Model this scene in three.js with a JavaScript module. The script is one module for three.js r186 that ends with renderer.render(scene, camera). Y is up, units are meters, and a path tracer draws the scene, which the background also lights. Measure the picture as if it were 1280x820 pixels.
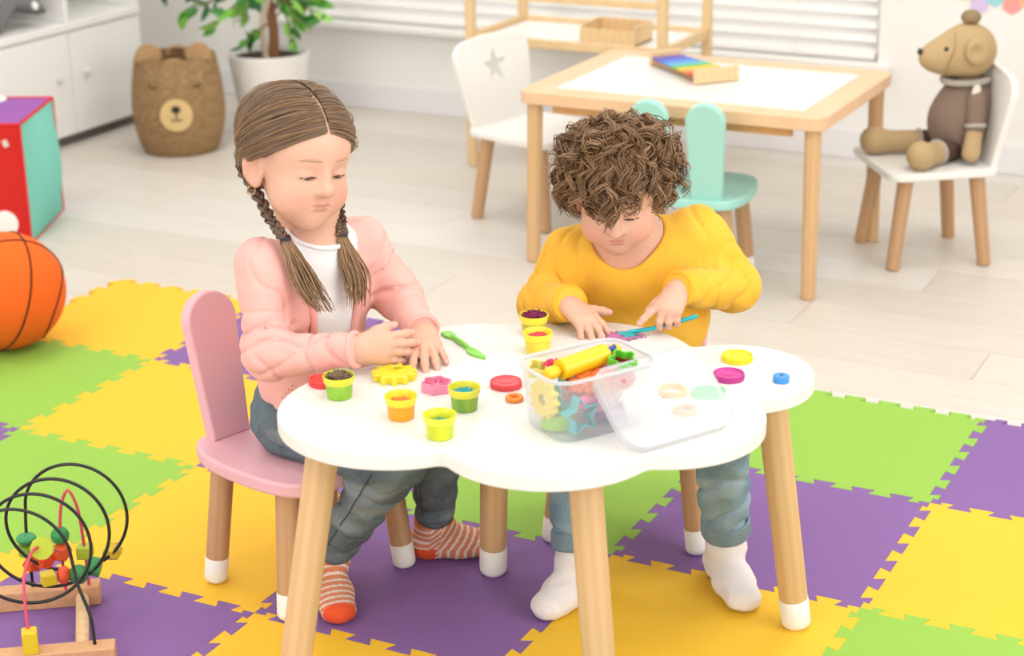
import * as THREE from 'three';
import { RoundedBoxGeometry } from 'three/addons/geometries/RoundedBoxGeometry.js';
import { mergeGeometries, mergeVertices } from 'three/addons/utils/BufferGeometryUtils.js';
import { ImprovedNoise } from 'three/addons/math/ImprovedNoise.js';
import { RectAreaLightUniformsLib } from 'three/addons/lights/RectAreaLightUniformsLib.js';

// ---------------------------------------------------------------- camera, light, exposure
const scene = new THREE.Scene();
const YAW = 27.1432 * Math.PI / 180;               // the photographer stands turned against the room's axes
const cosY = Math.cos(YAW), sinY = Math.sin(YAW);
// studio axes: x along the photographer's right, z towards the photographer; the room's axes are the world's
const R3 = (x, y, z) => new THREE.Vector3(x * cosY + z * sinY, y, -x * sinY + z * cosY);
const camera = new THREE.PerspectiveCamera(20.5903, 1280 / 820, 0.05, 60);
camera.position.copy(R3(0, 1.28738, 2.8));
camera.rotation.order = 'YXZ';
camera.rotation.set(-0.342039, YAW, -0.0133847);
camera.focus = 2.68;
camera.userData.fStop = 4.2;
scene.add(camera);

const renderer = new THREE.WebGLRenderer({ antialias: true });
renderer.toneMapping = THREE.LinearToneMapping;
renderer.toneMappingExposure = 0.88;
renderer.shadowMap.enabled = true;
RectAreaLightUniformsLib.init();
scene.background = new THREE.Color(1.7, 1.74, 1.8);  // bright overcast sky beyond the windows

const ROOM = { x0: -2.72, x1: 2.7, z0: -2.48, z1: 4.2, y0: -0.012, y1: 2.55 };
function areaLight(name, w, h, pos, target, color, intensity) {
  const l = new THREE.RectAreaLight(color, intensity, w, h);
  l.name = name; l.position.copy(pos); l.lookAt(target); scene.add(l); return l;
}
// daylight entering by the two wide side windows and the window behind the photographer
const DAY = 0xfffcf8;
areaLight('daylight_side_window', 2.3, 1.5, new THREE.Vector3(2.66, 1.5, 0.75), new THREE.Vector3(0, 1.2, 0.75), DAY, 3.6);
areaLight('daylight_rear_window', 2.6, 1.5, new THREE.Vector3(-0.7, 1.5, 4.15), new THREE.Vector3(-0.7, 1.3, 0), DAY, 2.9);
const PANELS = [[-1.45, 0.35], [0.75, 0.35], [-1.45, -1.35], [0.75, -1.35], [-1.45, 2.2], [0.75, 2.2]];
for (const [x, z] of PANELS) areaLight('ceiling_panel', 0.9, 0.9, new THREE.Vector3(x, 2.512, z), new THREE.Vector3(x, 0, z), 0xfffcf8, z < 0 ? 5.4 : 3.9);

// ---------------------------------------------------------------- helpers
const noise = new ImprovedNoise();
const N3 = (x, y, z) => noise.noise(x, y, z);
let seed = 7;
const rnd = () => { seed |= 0; seed = seed + 0x6D2B79F5 | 0; let t = Math.imul(seed ^ seed >>> 15, 1 | seed); t = t + Math.imul(t ^ t >>> 7, 61 | t) ^ t; return ((t ^ t >>> 14) >>> 0) / 4294967296; };
const rr = (a, b) => a + (b - a) * rnd();
const taken = {};
function numbered(n) { taken[n] = (taken[n] || 0) + 1; return taken[n] === 1 ? n : n + '_' + String(taken[n] - 1).padStart(3, '0'); }
function mk(name, geo, mat, parent) {
  const m = new THREE.Mesh(geo, mat); m.castShadow = m.receiveShadow = true;
  m.name = parent ? name : numbered(name); (parent || scene).add(m); return m;
}
function tag(o, label, category, group, kind) {
  if (label) o.userData.label = label; if (category) o.userData.category = category;
  if (group) o.userData.group = group; if (kind) o.userData.kind = kind; return o;
}
// a thing whose base stands at (x, y, z) in world axes, turned by `turn` about the vertical
function thing(name, label, category, pos, turn = 0, group) {
  const g = new THREE.Group(); g.name = numbered(name); g.position.copy(pos); g.rotation.y = turn;
  scene.add(g); return tag(g, label, category, group);
}
const studio = (name, label, category, [x, y, z], turn = 0, group) => thing(name, label, category, R3(x, y, z), YAW + turn, group);
const v3 = (x, y, z) => new THREE.Vector3(x, y, z);
const lathe = (pts, seg = 40) => new THREE.LatheGeometry(pts.map(p => new THREE.Vector2(p[0], p[1])), seg);
const rbox = (w, h, d, r = 0.004, s = 2) => new RoundedBoxGeometry(w, h, d, s, r);
const put = (g, x, y, z, rx = 0, ry = 0, rz = 0) => { if (rz) g.rotateZ(rz); if (rx) g.rotateX(rx); if (ry) g.rotateY(ry); return g.translate(x, y, z); };
function tube(pts, r, seg = 24, rad = 8, closed = false) {
  const c = new THREE.CatmullRomCurve3(pts.map(p => p.isVector3 ? p : v3(...p)), closed);
  return new THREE.TubeGeometry(c, seg, r, rad, closed);
}
// tube with a radius along its length, ends closed to points
function taperTube(pts, rad, seg = 14, sides = 5, flat = 1) {
  const c = new THREE.CatmullRomCurve3(pts), fr = c.computeFrenetFrames(seg, false), pos = [], idx = [], uv = [];
  for (let i = 0; i <= seg; i++) {
    const t = i / seg, p = c.getPoint(t), r = rad(t);
    for (let j = 0; j <= sides; j++) {
      const a = j / sides * Math.PI * 2, n = fr.normals[i], b = fr.binormals[i], ca = Math.cos(a) * r, sa = Math.sin(a) * r * flat;
      pos.push(p.x + n.x * ca + b.x * sa, p.y + n.y * ca + b.y * sa, p.z + n.z * ca + b.z * sa); uv.push(j / sides, t);
    }
  }
  const w = sides + 1;
  for (let i = 0; i < seg; i++) for (let j = 0; j < sides; j++) { const a = i * w + j; idx.push(a, a + w, a + 1, a + 1, a + w, a + w + 1); }
  const g = new THREE.BufferGeometry(); g.setAttribute('position', new THREE.Float32BufferAttribute(pos, 3)); g.setAttribute('uv', new THREE.Float32BufferAttribute(uv, 2));
  g.setIndex(idx); g.computeVertexNormals(); return g;
}
function paint(g, fn) {   // vertex colours, linear
  const p = g.attributes.position, c = new Float32Array(p.count * 3);
  for (let i = 0; i < p.count; i++) { const k = fn(p.getX(i), p.getY(i), p.getZ(i), i); c[i * 3] = k[0]; c[i * 3 + 1] = k[1]; c[i * 3 + 2] = k[2]; }
  g.setAttribute('color', new THREE.BufferAttribute(c, 3)); return g;
}
const plain = g => { const h = g.index ? g.toNonIndexed() : g; for (const k of Object.keys(h.attributes)) if (!['position', 'normal', 'uv', 'color'].includes(k)) h.deleteAttribute(k); return h; };
const merge = list => mergeGeometries(list.map(plain), false);
const lin = hex => { const c = new THREE.Color(hex); return [c.r, c.g, c.b]; };
const mix = (a, b, t) => a.map((v, i) => v + (b[i] - v) * t);
const clamp = (x, a = 0, b = 1) => Math.min(b, Math.max(a, x));
const sstep = (a, b, x) => { const t = clamp((x - a) / (b - a)); return t * t * (3 - 2 * t); };
function extrude(shape, depth, bevel = 0.001, seg = 12, bs = 2) {   // lies flat: outline in x,z with thickness along y, bottom at 0
  const g = new THREE.ExtrudeGeometry(shape, { depth: depth - 2 * bevel, bevelEnabled: bevel > 0, bevelThickness: bevel, bevelSize: bevel, bevelOffset: -bevel, bevelSegments: bs, curveSegments: seg });
  g.translate(0, 0, bevel); g.rotateX(-Math.PI / 2); return g;
}
const shapeOf = pts => new THREE.Shape(pts.map(p => new THREE.Vector2(p[0], p[1])));

// ---- textures
function tex(w, h, fn, srgb = true, rx = 1, ry = 1) {
  const d = new Uint8Array(w * h * 4);
  for (let y = 0; y < h; y++) for (let x = 0; x < w; x++) { const c = fn(x / w, y / h), i = (y * w + x) * 4; d[i] = clamp(c[0]) * 255; d[i + 1] = clamp(c[1]) * 255; d[i + 2] = clamp(c[2]) * 255; d[i + 3] = 255; }
  const t = new THREE.DataTexture(d, w, h, THREE.RGBAFormat); t.wrapS = t.wrapT = THREE.RepeatWrapping; t.magFilter = THREE.LinearFilter; t.minFilter = THREE.LinearMipmapLinearFilter;
  t.generateMipmaps = true; if (srgb) t.colorSpace = THREE.SRGBColorSpace; t.repeat.set(rx, ry); t.needsUpdate = true; return t;
}
const periodic = (u, v, fu, fv, s = 0) => {   // tiling noise on a torus
  const a = u * Math.PI * 2, b = v * Math.PI * 2;
  return N3(Math.cos(a) * fu + s, Math.sin(a) * fu + Math.cos(b) * fv, Math.sin(b) * fv + s * 1.7);
};
const srgb = hex => [hex >> 16 & 255, hex >> 8 & 255, hex & 255].map(v => v / 255);
function woodTex(base, dark, s, contrast = 1) {
  const a = srgb(base), b = srgb(dark);
  return tex(128, 512, (u, v) => {
    const warp = periodic(u, v, 0.5, 0.5, s) * 0.12;
    const ring = Math.sin((u + warp) * Math.PI * 2 * 7) * 0.5 + 0.5;
    const fine = periodic(u, v, 9, 0.7, s + 3) * 0.5 + 0.5;
    return mix(a, b, clamp((ring * 0.28 + fine * 0.5 - 0.12) * contrast));
  });
}
const grain = (f, s) => tex(256, 256, (u, v) => { const n = 0.5 + 0.3 * periodic(u, v, f, f, s) + 0.3 * periodic(u, v, f * 2.6, f * 2.6, s + 9); return [n, n, n]; }, false);
const weave = n => tex(128, 128, (u, v) => { const a = Math.sin(u * Math.PI * 2 * n), b = Math.sin(v * Math.PI * 2 * n); const k = 0.5 + 0.25 * a * b + 0.2 * (Math.abs(a) - Math.abs(b)); return [k, k, k]; }, false);

const std = (color, rough = 0.6, o = {}) => new THREE.MeshStandardMaterial({ color, roughness: rough, ...o });
const phys = (color, rough, o = {}) => new THREE.MeshPhysicalMaterial({ color, roughness: rough, ...o });
const grainTex = grain(6, 1), weaveTex = weave(16);
const foamBump = weave(8); foamBump.repeat.set(55, 55);
const clothBump = weave(8); clothBump.repeat.set(70, 70);
const M = {
  white: std(0xf1f0ed, 0.42), wall: std(0xf2f1ee, 0.85), ceiling: std(0xf2f1ee, 0.9), cabinet: std(0xf3f2ef, 0.4),
  beech: std(0xffffff, 0.55, { map: woodTex(0xdfb98c, 0xc69a68, 2) }), beechDark: std(0xffffff, 0.55, { map: woodTex(0xcda47c, 0xb58a60, 5) }),
  pine: std(0xffffff, 0.6, { map: woodTex(0xecd0a4, 0xd9b27c, 8) }), block: std(0xffffff, 0.6, { map: woodTex(0xdcab80, 0xc38d62, 11, 0.7) }),
  edge: std(0xffffff, 0.5, { map: woodTex(0xdfae76, 0xcb9459, 14) }), topRim: std(0xffffff, 0.5, { map: woodTex(0xefc9a4, 0xe3b68c, 17, 0.8) }),
  pink: std(0xeab6c2, 0.45), mint: std(0xa6dfd5, 0.45), tip: std(0xf4f1ec, 0.55), black: std(0x17161a, 0.35),
};
// ---------------------------------------------------------------- the room
{
  const T = 0.14, { x0, x1, z0, z1, y0, y1 } = ROOM, H = y1 - y0, cy = (y0 + y1) / 2;
  const box = (xa, xb, ya, yb, za, zb) => new THREE.BoxGeometry(xb - xa, yb - ya, zb - za).translate((xa + xb) / 2, (ya + yb) / 2, (za + zb) / 2);
  const struct = (name, geo, m) => { const o = mk(name, geo, m); o.userData.kind = 'structure'; return o; };
  // floor: pale laminate boards running along the back wall, on a dark underlay
  const fl = new THREE.Group(); fl.name = 'floor'; fl.userData.kind = 'structure'; fl.userData.label = 'pale whitewashed laminate floor boards'; scene.add(fl);
  mk('underlay', box(x0 - T, x1 + T, y0 - 0.1, y0 - 0.008, z0 - T, z1 + T), std(0xb8aea2, 0.9), fl);
  const pw = 0.166, pl = 1.24, tones = [], geos = [];
  const floorTex = s => tex(512, 128, (u, v) => {
    const g = 0.5 + 0.5 * periodic(u, v, 1.2, 8, s), k = 0.5 + 0.5 * periodic(u, v, 2.2, 2.2, s + 5), f = 0.5 + 0.5 * periodic(u, v, 3, 22, s + 2);
    return mix(srgb(0xe6e2dd), srgb(0xcfc8c0), clamp(0.5 * g + 0.35 * k + 0.3 * f - 0.2));
  });
  for (let i = 0; i < 5; i++) tones.push(std([0xffffff, 0xfbf8f5, 0xf5f2ee, 0xfffdfa, 0xf8f4ef][i], 0.42, { map: floorTex(i * 13 + 1) }));
  const pg = new THREE.BoxGeometry(pl - 0.0012, 0.008, pw - 0.0012);
  let k = 0;
  for (let z = z1 - pw / 2, r = 0; z > z0 - pw; z -= pw, r++)
    for (let x = x0 + pl / 2 - [0, 0.43, 0.86, 0.2, 0.66][r % 5]; x < x1 + pl / 2; x += pl) {
      const m = mk('plank', pg, tones[(k * 7 + r * 3) % 5], fl); m.position.set(x, y0 - 0.004, z + 0.08); k++;
    }
  struct('ceiling', box(x0 - T, x1 + T, y1, y1 + T, z0 - T, z1 + T), M.ceiling);
  struct('wall_left', box(x0 - T, x0, y0, y1, z0 - T, z1 + T), M.wall);
  // walls with a window opening: four blocks around it
  const holed = (name, axis, at, thick, ext0, ext1, wa, wb, ya, yb) => {
    const b = (a0, a1, h0, h1) => axis === 'z' ? box(a0, a1, h0, h1, Math.min(at, at + thick), Math.max(at, at + thick)) : box(Math.min(at, at + thick), Math.max(at, at + thick), h0, h1, a0, a1);
    return struct(name, merge([b(ext0, wa, y0, y1), b(wb, ext1, y0, y1), b(wa, wb, y0, ya), b(wa, wb, yb, y1)]), M.wall);
  };
  holed('wall_back', 'z', z0, -T, x0, x1, -2.08, -0.1, 0.27, 2.2);
  holed('wall_right', 'x', x1, T, z0, z1, -0.45, 1.95, 0.72, 2.28);
  holed('wall_front', 'z', z1, T, x0, x1, -2.05, 0.65, 0.72, 2.28);
  // windows: frame, mullions, panes
  const glass = phys(0xffffff, 0.02, { transmission: 1, thickness: 0 });
  const win = (n, axis, at, a0, a1, h0, h1, cuts) => {
    const g = new THREE.Group(); g.name = 'window_' + n; g.userData.kind = 'structure'; scene.add(g);
    const bar = (a, b, c, d) => axis === 'z' ? box(a, b, c, d, at - 0.03, at + 0.03) : box(at - 0.03, at + 0.03, c, d, a, b);
    mk('window_frame', merge([bar(a0, a1, h0, h0 + 0.05), bar(a0, a1, h1 - 0.05, h1), bar(a0, a0 + 0.05, h0 + 0.05, h1 - 0.05), bar(a1 - 0.05, a1, h0 + 0.05, h1 - 0.05)]), M.white, g);
    const w = (a1 - a0 - 0.1) / cuts;
    for (let i = 1; i < cuts; i++) mk('mullion', bar(a0 + 0.05 + w * i - 0.02, a0 + 0.05 + w * i + 0.02, h0 + 0.05, h1 - 0.05), M.white, g);
    for (let i = 0; i < cuts; i++) {
      const p = new THREE.BoxGeometry(axis === 'z' ? w - 0.044 : 0.005, h1 - h0 - 0.104, axis === 'z' ? 0.005 : w - 0.044);
      p.translate(axis === 'z' ? a0 + 0.05 + w * (i + 0.5) : at, (h0 + h1) / 2, axis === 'z' ? at : a0 + 0.05 + w * (i + 0.5)); mk('pane', p, glass, g);
    }
  };
  win(1, 'z', z0 - 0.1, -2.08, -0.1, 0.27, 2.2, 2);
  win(2, 'x', x1 + 0.1, -0.45, 1.95, 0.72, 2.28, 2);
  win(3, 'z', z1 + 0.1, -2.05, 0.65, 0.72, 2.28, 3);
  struct('trim_1', rbox(2.06, 0.022, 0.17, 0.006).translate(-1.09, 0.259, z0 - 0.045), M.white).userData.label = 'white window sill board below the blind';
  const bb = struct('baseboard_back', rbox(x1 - x0, 0.085, 0.014, 0.004).translate((x0 + x1) / 2, y0 + 0.0425, z0 + 0.007), std(0xeeedf0, 0.5));
  bb.userData.label = 'white skirting board along the back wall';
  struct('baseboard_left', rbox(0.014, 0.085, z1 - z0, 0.004).translate(x0 + 0.007, y0 + 0.0425, (z0 + z1) / 2), M.white);
  // ceiling panels that light the room
  for (const [x, z] of PANELS) {
    const g = thing('ceiling_light', 'square flush ceiling light panel with a white rim', 'ceiling light', v3(x, 2.55, z), 0, 'ceiling panels');
    mk('frame', merge([[-0.47, 0, 0.03, 0.97], [0.47, 0, 0.03, 0.97], [0, -0.47, 0.91, 0.03], [0, 0.47, 0.91, 0.03]].map(([a, b, w, d]) => new THREE.BoxGeometry(w, 0.034, d).translate(a, -0.018, b))), M.white, g);
    mk('lamp_diffuser', new THREE.BoxGeometry(0.905, 0.02, 0.905).translate(0, -0.016, 0), std(0xffffff, 0.6, { emissive: 0xfffcf8, emissiveIntensity: 0.9 }), g);
  }
  // venetian blind in the back window
  const bl = thing('window_blind', 'white venetian blind with tilted slats hanging in the back window', 'blind', v3(-1.09, 0.272, z0 - 0.03));
  const slat = rbox(1.96, 0.0022, 0.05, 0.001, 1), slatM = std(0xf3f1ee, 0.5);
  for (let i = 0; i < 48; i++) { const s = mk('slat', slat, slatM, bl); s.position.set(0, 0.032 + i * 0.0385, 0); s.rotation.x = 0.95; }
  mk('bottom_rail', rbox(1.96, 0.018, 0.05, 0.006).translate(0, 0.01, 0), slatM, bl);
  mk('head_rail', rbox(1.965, 0.04, 0.055, 0.004).translate(0, 1.9, 0), slatM, bl);
  for (const x of [-0.75, 0, 0.75]) mk('ladder_cord', new THREE.CylinderGeometry(0.0012, 0.0012, 1.88, 6).translate(x, 0.95, 0.027), slatM, bl);
  // pastel paper cut-outs on the wall beside the blind
  const dm = [0xf2e07a, 0xd9c6ee, 0x9fd9e2, 0xf6a29c, 0xf3bd8f].map(c => std(c, 0.8));
  const dec = thing('wall_decoration', 'pastel paper hexagon cut-outs stuck to the wall above the teddy bear', 'decoration', v3(0.24, 0.5, z0 + 0.001));
  [[-0.105, 0.012, 0], [-0.066, -0.022, 1], [-0.025, 0.0, 2], [0.022, -0.018, 3], [0.068, -0.004, 4], [-0.085, 0.062, 3], [-0.04, 0.06, 4], [0.006, 0.052, 0], [0.052, 0.054, 1], [0.1, 0.045, 2]].forEach(([x, y, c]) => {
    mk('paper_hexagon', new THREE.CylinderGeometry(0.027, 0.027, 0.0012, 6).rotateX(Math.PI / 2).translate(x, y - 0.026, 0.0008 + c * 0.0002), dm[c], dec);
  });
}

// ---------------------------------------------------------------- foam puzzle mat: each tile is a thing of its own
{
  const S = 0.4, X0 = 0.249, Z0 = 0.153, n = 12, p = S / n, a = 0.0088;
  // one dovetailed edge from 0 to S: points (along, across)
  const line = [[0, 0], [p * 0.6, 0], [p * 0.48, a], [p * 1.12, a]];
  for (let i = 1; i < n - 1; i++) { const s = i % 2 ? -1 : 1; line.push([p * (i - 0.12), s * a], [p * (i + 1.12), s * a]); }
  line.push([p * (n - 1.12), -a], [S - p * 0.48, -a], [S - p * 0.6, 0], [S, 0]);
  const H = (i, j) => line.map(([t, o]) => [X0 + i * S + t, Z0 - j * S - o]);   // from (i,j) to (i+1,j)
  const Vv = (i, j) => line.map(([t, o]) => [X0 + i * S + o, Z0 - j * S - t]);  // from (i,j) to (i,j+1)
  const Y = 0xfdc930, G = 0x99ca4e, P = 0x8b64a9, names = { [Y]: 'yellow', [G]: 'green', [P]: 'purple' };
  const mats = { [Y]: std(Y, 0.7, { bumpMap: foamBump, bumpScale: 0.0006 }), [G]: std(G, 0.7, { bumpMap: foamBump, bumpScale: 0.0006 }), [P]: std(P, 0.66, { bumpMap: foamBump, bumpScale: 0.0007 }) };
  const L = {
    '-4,1': [Y, 'yellow foam mat tile behind the orange ball, at the outer rim of the mat'], '-3,1': [P, 'purple foam mat tile behind the pink chair, at the outer rim'],
    '-2,1': [G, 'green foam mat tile behind the seated child in pink, at the outer rim'], '-1,1': [Y, 'yellow foam mat tile under the curly-haired child, at the outer rim'],
    '0,1': [G, 'green foam mat tile with free teeth facing the wooden table'], '1,1': [P, 'purple foam mat tile at the outer rim, next to a yellow and a green one'],
    '-4,0': [G, 'green foam mat tile on which the orange ball rests'], '-3,0': [Y, 'yellow foam mat tile directly behind the pink chair legs'],
    '-2,0': [P, 'purple foam mat tile under the seat of the pink chair'], '-1,0': [G, 'green foam mat tile under the cloud table, behind the child in jeans'],
    '0,0': [P, 'purple foam mat tile beside the white-tipped table leg'], '1,0': [Y, 'plain yellow foam mat tile between two purple tiles and a green one'],
    '-4,-1': [P, 'purple foam mat tile of which only a corner tip shows between green ones'], '-3,-1': [G, 'green foam mat tile behind the bead maze toy'],
    '-2,-1': [Y, 'yellow foam mat tile under the rear legs of the pink chair'], '-1,-1': [P, 'purple foam mat tile under the cloud table with striped-sock feet'],
    '0,-1': [Y, 'yellow foam mat tile carrying white-socked foot and a table leg'], '1,-1': [G, 'green foam mat tile beside the white tip of the table leg, below the yellow tile'],
    '-3,-2': [Y, 'yellow foam mat tile behind the wooden bars of the bead maze'], '-2,-2': [P, 'purple foam mat tile that carries the bead maze toy'],
    '-1,-2': [Y, 'yellow foam mat tile in front of the striped-sock feet'], '0,-2': [G, 'green foam mat tile under the front table leg'],
    '1,-2': [P, 'purple foam mat tile beyond the green one, next to the table'], '2,1': [Y, 'yellow foam mat tile at the far end of the rim row'], '2,0': [G, 'green foam mat tile past the plain yellow tile'], '2,-1': [Y, 'yellow foam mat tile past the green corner tile'],
  };
  for (const key in L) {
    const [i, j] = key.split(',').map(Number), [col, label] = L[key];
    const pts = [...H(i, j), ...Vv(i + 1, j), ...H(i, j + 1).reverse(), ...Vv(i, j).reverse()];
    const out = []; for (const q of pts) { const l = out[out.length - 1]; if (!l || Math.hypot(q[0] - l[0], q[1] - l[1]) > 1e-5) out.push(q); }
    const l = out[out.length - 1]; if (Math.hypot(out[0][0] - l[0], out[0][1] - l[1]) < 1e-5) out.pop();
    const cx = X0 + (i + 0.5) * S, cz = Z0 - (j + 0.5) * S;
    const g = extrude(shapeOf(out.map(([x, z]) => [x - cx, -(z - cz)])), 0.012, 0.0008, 2, 1);
    const t = mk('foam_mat_tile', g, mats[col]); t.position.set(cx, -0.012, cz); tag(t, label, 'mat tile', 'foam puzzle mat tiles');
  }
}

// ---------------------------------------------------------------- furniture
// round leg from a to b (thing-local), with an optional white cap over the last stretch
function legPair(parent, a, b, r0, r1, mat, cap) {
  const A = v3(...a), B = v3(...b), d = B.clone().sub(A), L = d.length(), q = new THREE.Quaternion().setFromUnitVectors(v3(0, -1, 0), d.clone().normalize());
  const prof = (s0, s1, round) => {
    const pts = [], R = s => r0 + (r1 - r0) * s / L;
    pts.push([0, -s0]); pts.push([R(s0), -s0]); pts.push([R(s1 - round), -(s1 - round)]);
    for (let i = 1; i <= 5; i++) { const t = i / 5 * Math.PI / 2; pts.push([R(s1) - round + round * Math.cos(t), -(s1 - round) - round * Math.sin(t)]); }
    pts.push([0, -s1]); return pts.reverse();
  };
  const geo = pts => lathe(pts, 28).applyQuaternion(q).translate(A.x, A.y, A.z);
  const leg = mk('leg', geo(prof(0, cap ? L - cap : L, cap ? 0.0005 : 0.004)), mat, parent);
  if (cap) { const c = mk('tip', geo(prof(L - cap, L, 0.010).map(([x, y]) => [x > 0 ? x + 0.0006 : 0, y])), M.tip, leg); c.userData.label = 'white rubber leg tip'; }
  return leg;
}
// cloud-shaped activity table
{
  const circ = [[-0.15, 0.608, 0.158], [0.045, 0.69, 0.145], [0.192, 0.642, 0.134], [0.305, 0.495, 0.107], [0.1, 0.44, 0.16], [-0.04, 0.442, 0.158]], cx = 0.04, cz = 0.57;
  const f = (x, z) => { let d = 1; for (const [a, b, r] of circ) { const e = Math.hypot(x - a, z - b) - r, k = 0.012, h = Math.max(k - Math.abs(d - e), 0) / k; d = Math.min(d, e) - h * h * k / 4; } return d; };
  const pts = [];
  for (let i = 0; i < 260; i++) { const t = i / 260 * Math.PI * 2; let lo = 0, hi = 0.6; for (let s = 0; s < 30; s++) { const m = (lo + hi) / 2; f(cx + Math.cos(t) * m, cz + Math.sin(t) * m) < 0 ? lo = m : hi = m; } pts.push([Math.cos(t) * lo, -Math.sin(t) * lo]); }
  const t = studio('cloud_table', 'white cloud-shaped low activity table on round beech legs', 'table', [cx, 0, cz]);
  mk('tabletop', extrude(shapeOf(pts), 0.022, 0.003, 4, 3).translate(0, 0.378, 0), std(0xeae9e6, 0.32), t).userData.label = 'white scalloped tabletop';
  for (const [tx, tz, bx, bz] of [[0.352, 0.50, 0.406, 0.485], [-0.025, 0.35, -0.034, 0.305], [-0.243, 0.66, -0.303, 0.735], [0.087, 0.745, 0.113, 0.80]])
    legPair(t, [tx - cx, 0.378, tz - cz], [bx - cx, 0.0, bz - cz], 0.0215, 0.0205, M.beech, 0.048);
}
// child's chair with two rounded upright boards
function earChair(name, label, pos, turn, color, legMat, group) {
  const t = thing(name, label, 'chair', pos, turn, group), h = 0.225;
  const sh = new THREE.Shape();   // seat: wide rounded front
  sh.moveTo(-0.085, 0.125); sh.bezierCurveTo(-0.13, 0.125, -0.148, 0.06, -0.142, -0.02); sh.bezierCurveTo(-0.138, -0.1, -0.12, -0.14, -0.07, -0.14);
  sh.lineTo(0.07, -0.14); sh.bezierCurveTo(0.12, -0.14, 0.138, -0.1, 0.142, -0.02); sh.bezierCurveTo(0.148, 0.06, 0.13, 0.125, 0.085, 0.125); sh.closePath();
  mk('seat', extrude(sh, 0.022, 0.005, 14, 3).translate(0, h - 0.022, 0), color, t);
  for (const s of [-1, 1]) {
    const e = new THREE.Shape(), w0 = 0.034, w1 = 0.044, H = 0.225;
    e.moveTo(-w0, 0); e.lineTo(-w1, H - w1); e.absarc(0, H - w1, w1, Math.PI, 0, true); e.lineTo(w0, 0); e.closePath();
    const g = new THREE.ExtrudeGeometry(e, { depth: 0.014, bevelEnabled: true, bevelThickness: 0.004, bevelSize: 0.004, bevelOffset: -0.004, bevelSegments: 3, curveSegments: 18 });
    g.translate(0, 0, -0.007); g.rotateX(-0.16); g.translate(s * 0.064, h - 0.002, -0.1);
    mk('backrest_board', g, color, t);
  }
  for (const [sx, sz] of [[-1, -1], [1, -1], [-1, 1], [1, 1]]) legPair(t, [sx * 0.095, h - 0.022, sz * 0.075], [sx * 0.116, pos.y < -0.005 ? 0 : 0, sz * 0.088], 0.0178, 0.0172, legMat, 0.042);
  return t;
}
earChair('child_chair', 'pastel pink child chair with rounded upright back boards beside the cloud table', R3(-0.315, 0, 0.30), YAW + 0.8, M.pink, M.beechDark);
earChair('child_chair', 'child chair with white leg tips under the child in the yellow sweater', R3(0.192, 0, 0.138), YAW - 0.22, M.pink, M.beechDark);
earChair('child_chair', 'mint green child chair with rounded upright boards pushed up to the wooden table', v3(-0.168, -0.012, -1.232), Math.PI + 0.1, M.mint, M.beechDark);

// white chair: panel back, plain beech legs, optional star cut-out
function panelChair(label, pos, turn, star) {
  const t = thing('child_chair', label, 'chair', pos, turn), h = 0.236;
  const sh = new THREE.Shape(); sh.moveTo(-0.1, 0.13); sh.lineTo(0.1, 0.13); sh.quadraticCurveTo(0.135, 0.13, 0.138, 0.095); sh.lineTo(0.15, -0.1); sh.quadraticCurveTo(0.15, -0.14, 0.11, -0.14);
  sh.lineTo(-0.11, -0.14); sh.quadraticCurveTo(-0.15, -0.14, -0.15, -0.1); sh.lineTo(-0.138, 0.095); sh.quadraticCurveTo(-0.135, 0.13, -0.1, 0.13);
  mk('seat', extrude(sh, 0.018, 0.004, 8, 2).translate(0, h - 0.018, 0), M.white, t);
  const b = new THREE.Shape(), H = star ? 0.228 : 0.225; b.moveTo(-0.115, 0); b.lineTo(-0.145, H - 0.06); b.quadraticCurveTo(-0.15, H - 0.02, -0.11, H - 0.008); b.quadraticCurveTo(0, H + 0.012, 0.11, H - 0.008); b.quadraticCurveTo(0.15, H - 0.02, 0.145, H - 0.06); b.lineTo(0.115, 0); b.closePath();
  if (star) { const p = new THREE.Path(); for (let i = 0; i < 10; i++) { const r = i % 2 ? 0.02 : 0.048, a = Math.PI / 2 + i * Math.PI / 5; p[i ? 'lineTo' : 'moveTo'](Math.cos(a) * r, H * 0.64 + Math.sin(a) * r); } p.closePath(); b.holes.push(p); }
  let g = new THREE.ExtrudeGeometry(b, { depth: 0.01, bevelEnabled: true, bevelThickness: 0.003, bevelSize: 0.003, bevelOffset: -0.003, bevelSegments: 2, curveSegments: 12 });
  g.rotateX(star ? -0.2 : -0.14); g.translate(0, h - 0.006, -0.122); mk('backrest', g, M.white, t);
  for (const [sx, sz] of [[-1, -1], [1, -1], [-1, 1], [1, 1]]) legPair(t, [sx * 0.098, h - 0.018, sz * 0.085], [sx * 0.116, 0, sz * 0.112], 0.0185, 0.0155, M.beechDark);
  return t;
}
panelChair('white child chair with a star-shaped cut-out in its backrest', v3(-0.722, -0.012, -1.57), 1.36, true);
panelChair('white child chair on which the teddy bear sits', v3(0.262, -0.012, -1.65), Math.atan2(-0.82, 0.57), false);

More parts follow.
